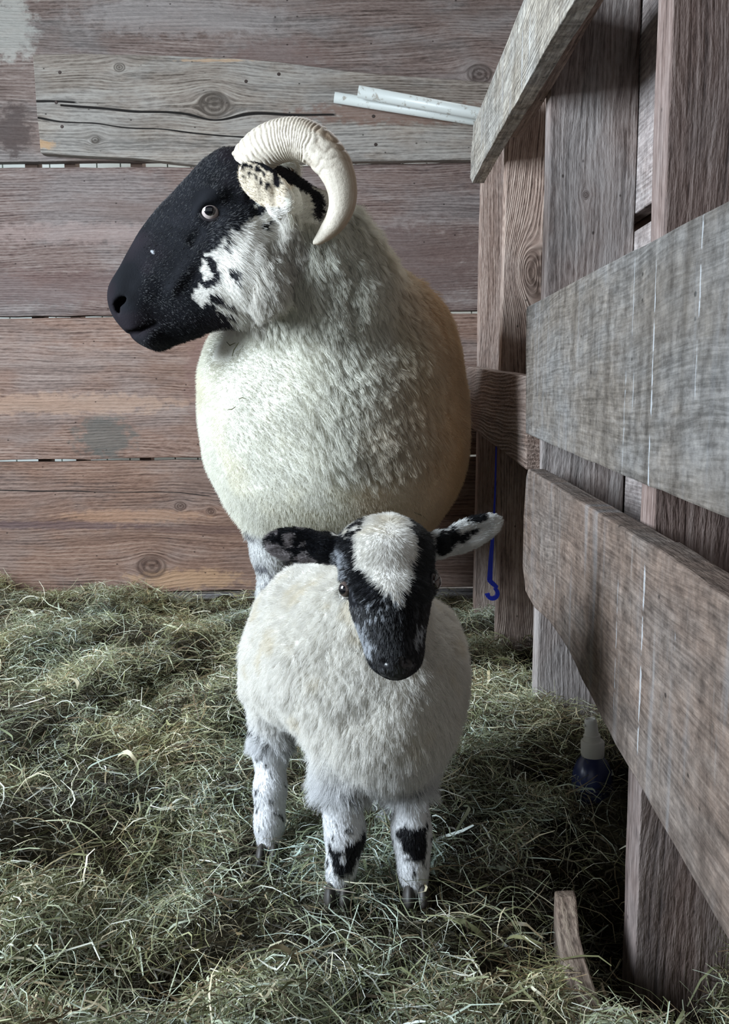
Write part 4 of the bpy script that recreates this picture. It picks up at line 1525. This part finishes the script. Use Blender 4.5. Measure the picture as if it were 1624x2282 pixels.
flat_strip('strap', [(1107, 930), (1103, 1100), (1099, 1180), (1094, 1240), (1091, 1294)], [3, 4, 6, 10, 12], .0015, YH, m_blue, hk)
hook_pts = [(1090, 1293), (1098, 1301), (1106, 1308)]
for i in range(15):
    a = math.radians(55 - i * 16.5)
    hook_pts.append((1097.5 + 11.5 * math.cos(a), 1323 - 11.5 * math.sin(a)))
flat_strip('hook', hook_pts, [10, 10, 9] + [8.5] * 13 + [10, 11], .008, YH - .003, m_blue, hk)
tag(hk.children[-1], 'glossy curled hook')

# ------------------------------------------------------------------ spray bottle in the hay
YB = 1.07
bot = empty('spray_bottle', P(1312, 1745, YB), 'blue spray bottle with white pump cap half sunk in hay under the fence', 'bottle')
m_bblue = G('blue_bottle_plastic').bsdf((.03, .04, .11), .25, .5)
m_cap = simple('white_cap_plastic', (.85, .84, .78), .5, .35)


def lathe(name, base, prof, mat, parent, axis=(0, 0, 1), seg=40, ribs=0, rib_rng=(0, 0)):
    q = Vector(axis).to_track_quat('Z', 'Y').to_matrix()
    V, Fc = [], []
    for j, (r, z) in enumerate(prof):
        for k in range(seg):
            a = 2 * math.pi * k / seg
            rr = r * (1 + (.02 if (ribs and k % 2 and rib_rng[0] <= j <= rib_rng[1]) else 0))
            V.append(Vector(base) + q @ Vector((rr * math.cos(a), rr * math.sin(a), z)))
    n = len(prof)
    for j in range(n - 1):
        for k in range(seg):
            Fc.append((j * seg + k, j * seg + (k + 1) % seg, (j + 1) * seg + (k + 1) % seg, (j + 1) * seg + k))
    Fc.append(tuple(range(seg - 1, -1, -1))); Fc.append(tuple((n - 1) * seg + k for k in range(seg)))
    o = link(name, mesh_from(name, V, Fc), mat, parent, True)
    m = o.modifiers.new('edge', 'EDGE_SPLIT'); m.split_angle = math.radians(40)
    return o


k = YB / F
neck = P(1320, 1682, YB)
axb = (-.02, .02, 1)
prof = [(.016, -.13), (.024, -.128), (.0265, -.12), (.027, -.06), (.0265, -.035), (.0245, -.022), (.020, -.010), (.015, -.003), (.013, 0)]
lathe('bottle_body', neck, prof, m_bblue, bot, axb)
lathe('collar', neck, [(25.5 * k, -.001), (26.5 * k, .001), (26.5 * k, 32 * k), (25 * k, 35 * k)], m_cap, bot, axb, 72, 1, (1, 2))
lathe('pump', neck + np.array([-.001, 0, 34 * k]), [(19 * k, 0), (19.5 * k, 14 * k), (17 * k, 15 * k), (16 * k, 17 * k), (14 * k, 47 * k), (13 * k, 51 * k), (11 * k, 52.5 * k), (10 * k, 49 * k)], m_cap, bot, (-.10, .04, 1))
c = neck + np.array([-.001, 0, 34 * k]) + np.array([-.10, .04, 1]) * 38 * k
lathe('nozzle', c + np.array([-.007, -.002, 0]), [(3.4 * k, 0), (3.2 * k, 5 * k), (2.0 * k, 5.5 * k)], m_cap, bot, (-1, -.35, .05), 16)

# ------------------------------------------------------------------ bent plank sunk in the hay
cp = []
for (x, y) in ((1236, 1925), (1236, 1960), (1238, 2000), (1245, 2045), (1259, 2090), (1279, 2135), (1303, 2178), (1332, 2220), (1366, 2260), (1410, 2305)):
    d = ray(x, y); t = (.016 - CAMZ) / d[2]; cp.append(CAMP + d * t)
for i_, p_ in enumerate(cp): p_[2] -= .006 * i_ * (i_ > 2) + .035 * (i_ == 0) + .012 * (i_ == 1)
V, Fc = [], []
n = len(cp)
for i, p in enumerate(cp):
    a = cp[max(i - 1, 0)]; b = cp[min(i + 1, n - 1)]
    t = b - a; t[2] = 0; t /= np.linalg.norm(t); nn = np.array([-t[1], t[0], 0])   # towards the fence
    for (s, dz) in ((0, 0), (.019, .003), (.019, -.09), (0, -.09)):
        V.append(p + nn * s + np.array([0, 0, dz - .018 * (i == 0)]))
for i in range(n - 1):
    for q_ in range(4):
        Fc.append((i * 4 + q_, i * 4 + (q_ + 1) % 4, (i + 1) * 4 + (q_ + 1) % 4, (i + 1) * 4 + q_))
Fc += [(3, 2, 1, 0), tuple((n - 1) * 4 + q_ for q_ in range(4))]
bp = link('curved_board', mesh_from('curved_board', V, Fc), wood('curved_board_wood', 'yxz', (.05, .035, .025), (.15, .105, .08), (.26, .20, .15), (.3, .27, .23), .3, 60, 81.0, bump=.6))
bevel(bp, .002)
tag(bp, 'curved brown wooden edge half buried in hay at the foot of the fence', 'board')

# dry sprigs stuck in the ram's fleece
m_sprig = simple('dark_dry_grass', (.10, .10, .05), .7, .2)
sp_data = [([(505, 762), (512, 770), (524, 764)], 'dark dry grass stalk on the ram fleece just below its chin'), ([(517, 794), (521, 780), (532, 763)], 'longer upright grass stalk on the ram fleece below its chin'),
           ([(532, 889), (540, 886), (549, 889)], 'short dark grass fleck on the pale chest of the ram'), ([(508, 913), (517, 912), (525, 906)], 'thin curved grass stalk low on the pale chest of the ram'),
           ([(922, 1142), (938, 1148), (955, 1162)], 'dark dry stalk hanging under the ram belly beside the lamb ear')]
for pts, lab in sp_data:
    y0 = [surf_y(rb, x, y, 1.05, 1.7) or 1.4 for x, y in pts]
    P3 = [P(x, y, yy - .0125) for (x, y), yy in zip(pts, y0)]
    Vv, Ff = tube_mesh('s', P3, [.0005, .0008, .0004], 6)
    o = link('grass_stalk', mesh_from('grass_stalk', Vv, Ff), m_sprig)
    tag(o, lab, 'stalk', 'grass stalks caught in the ram fleece')
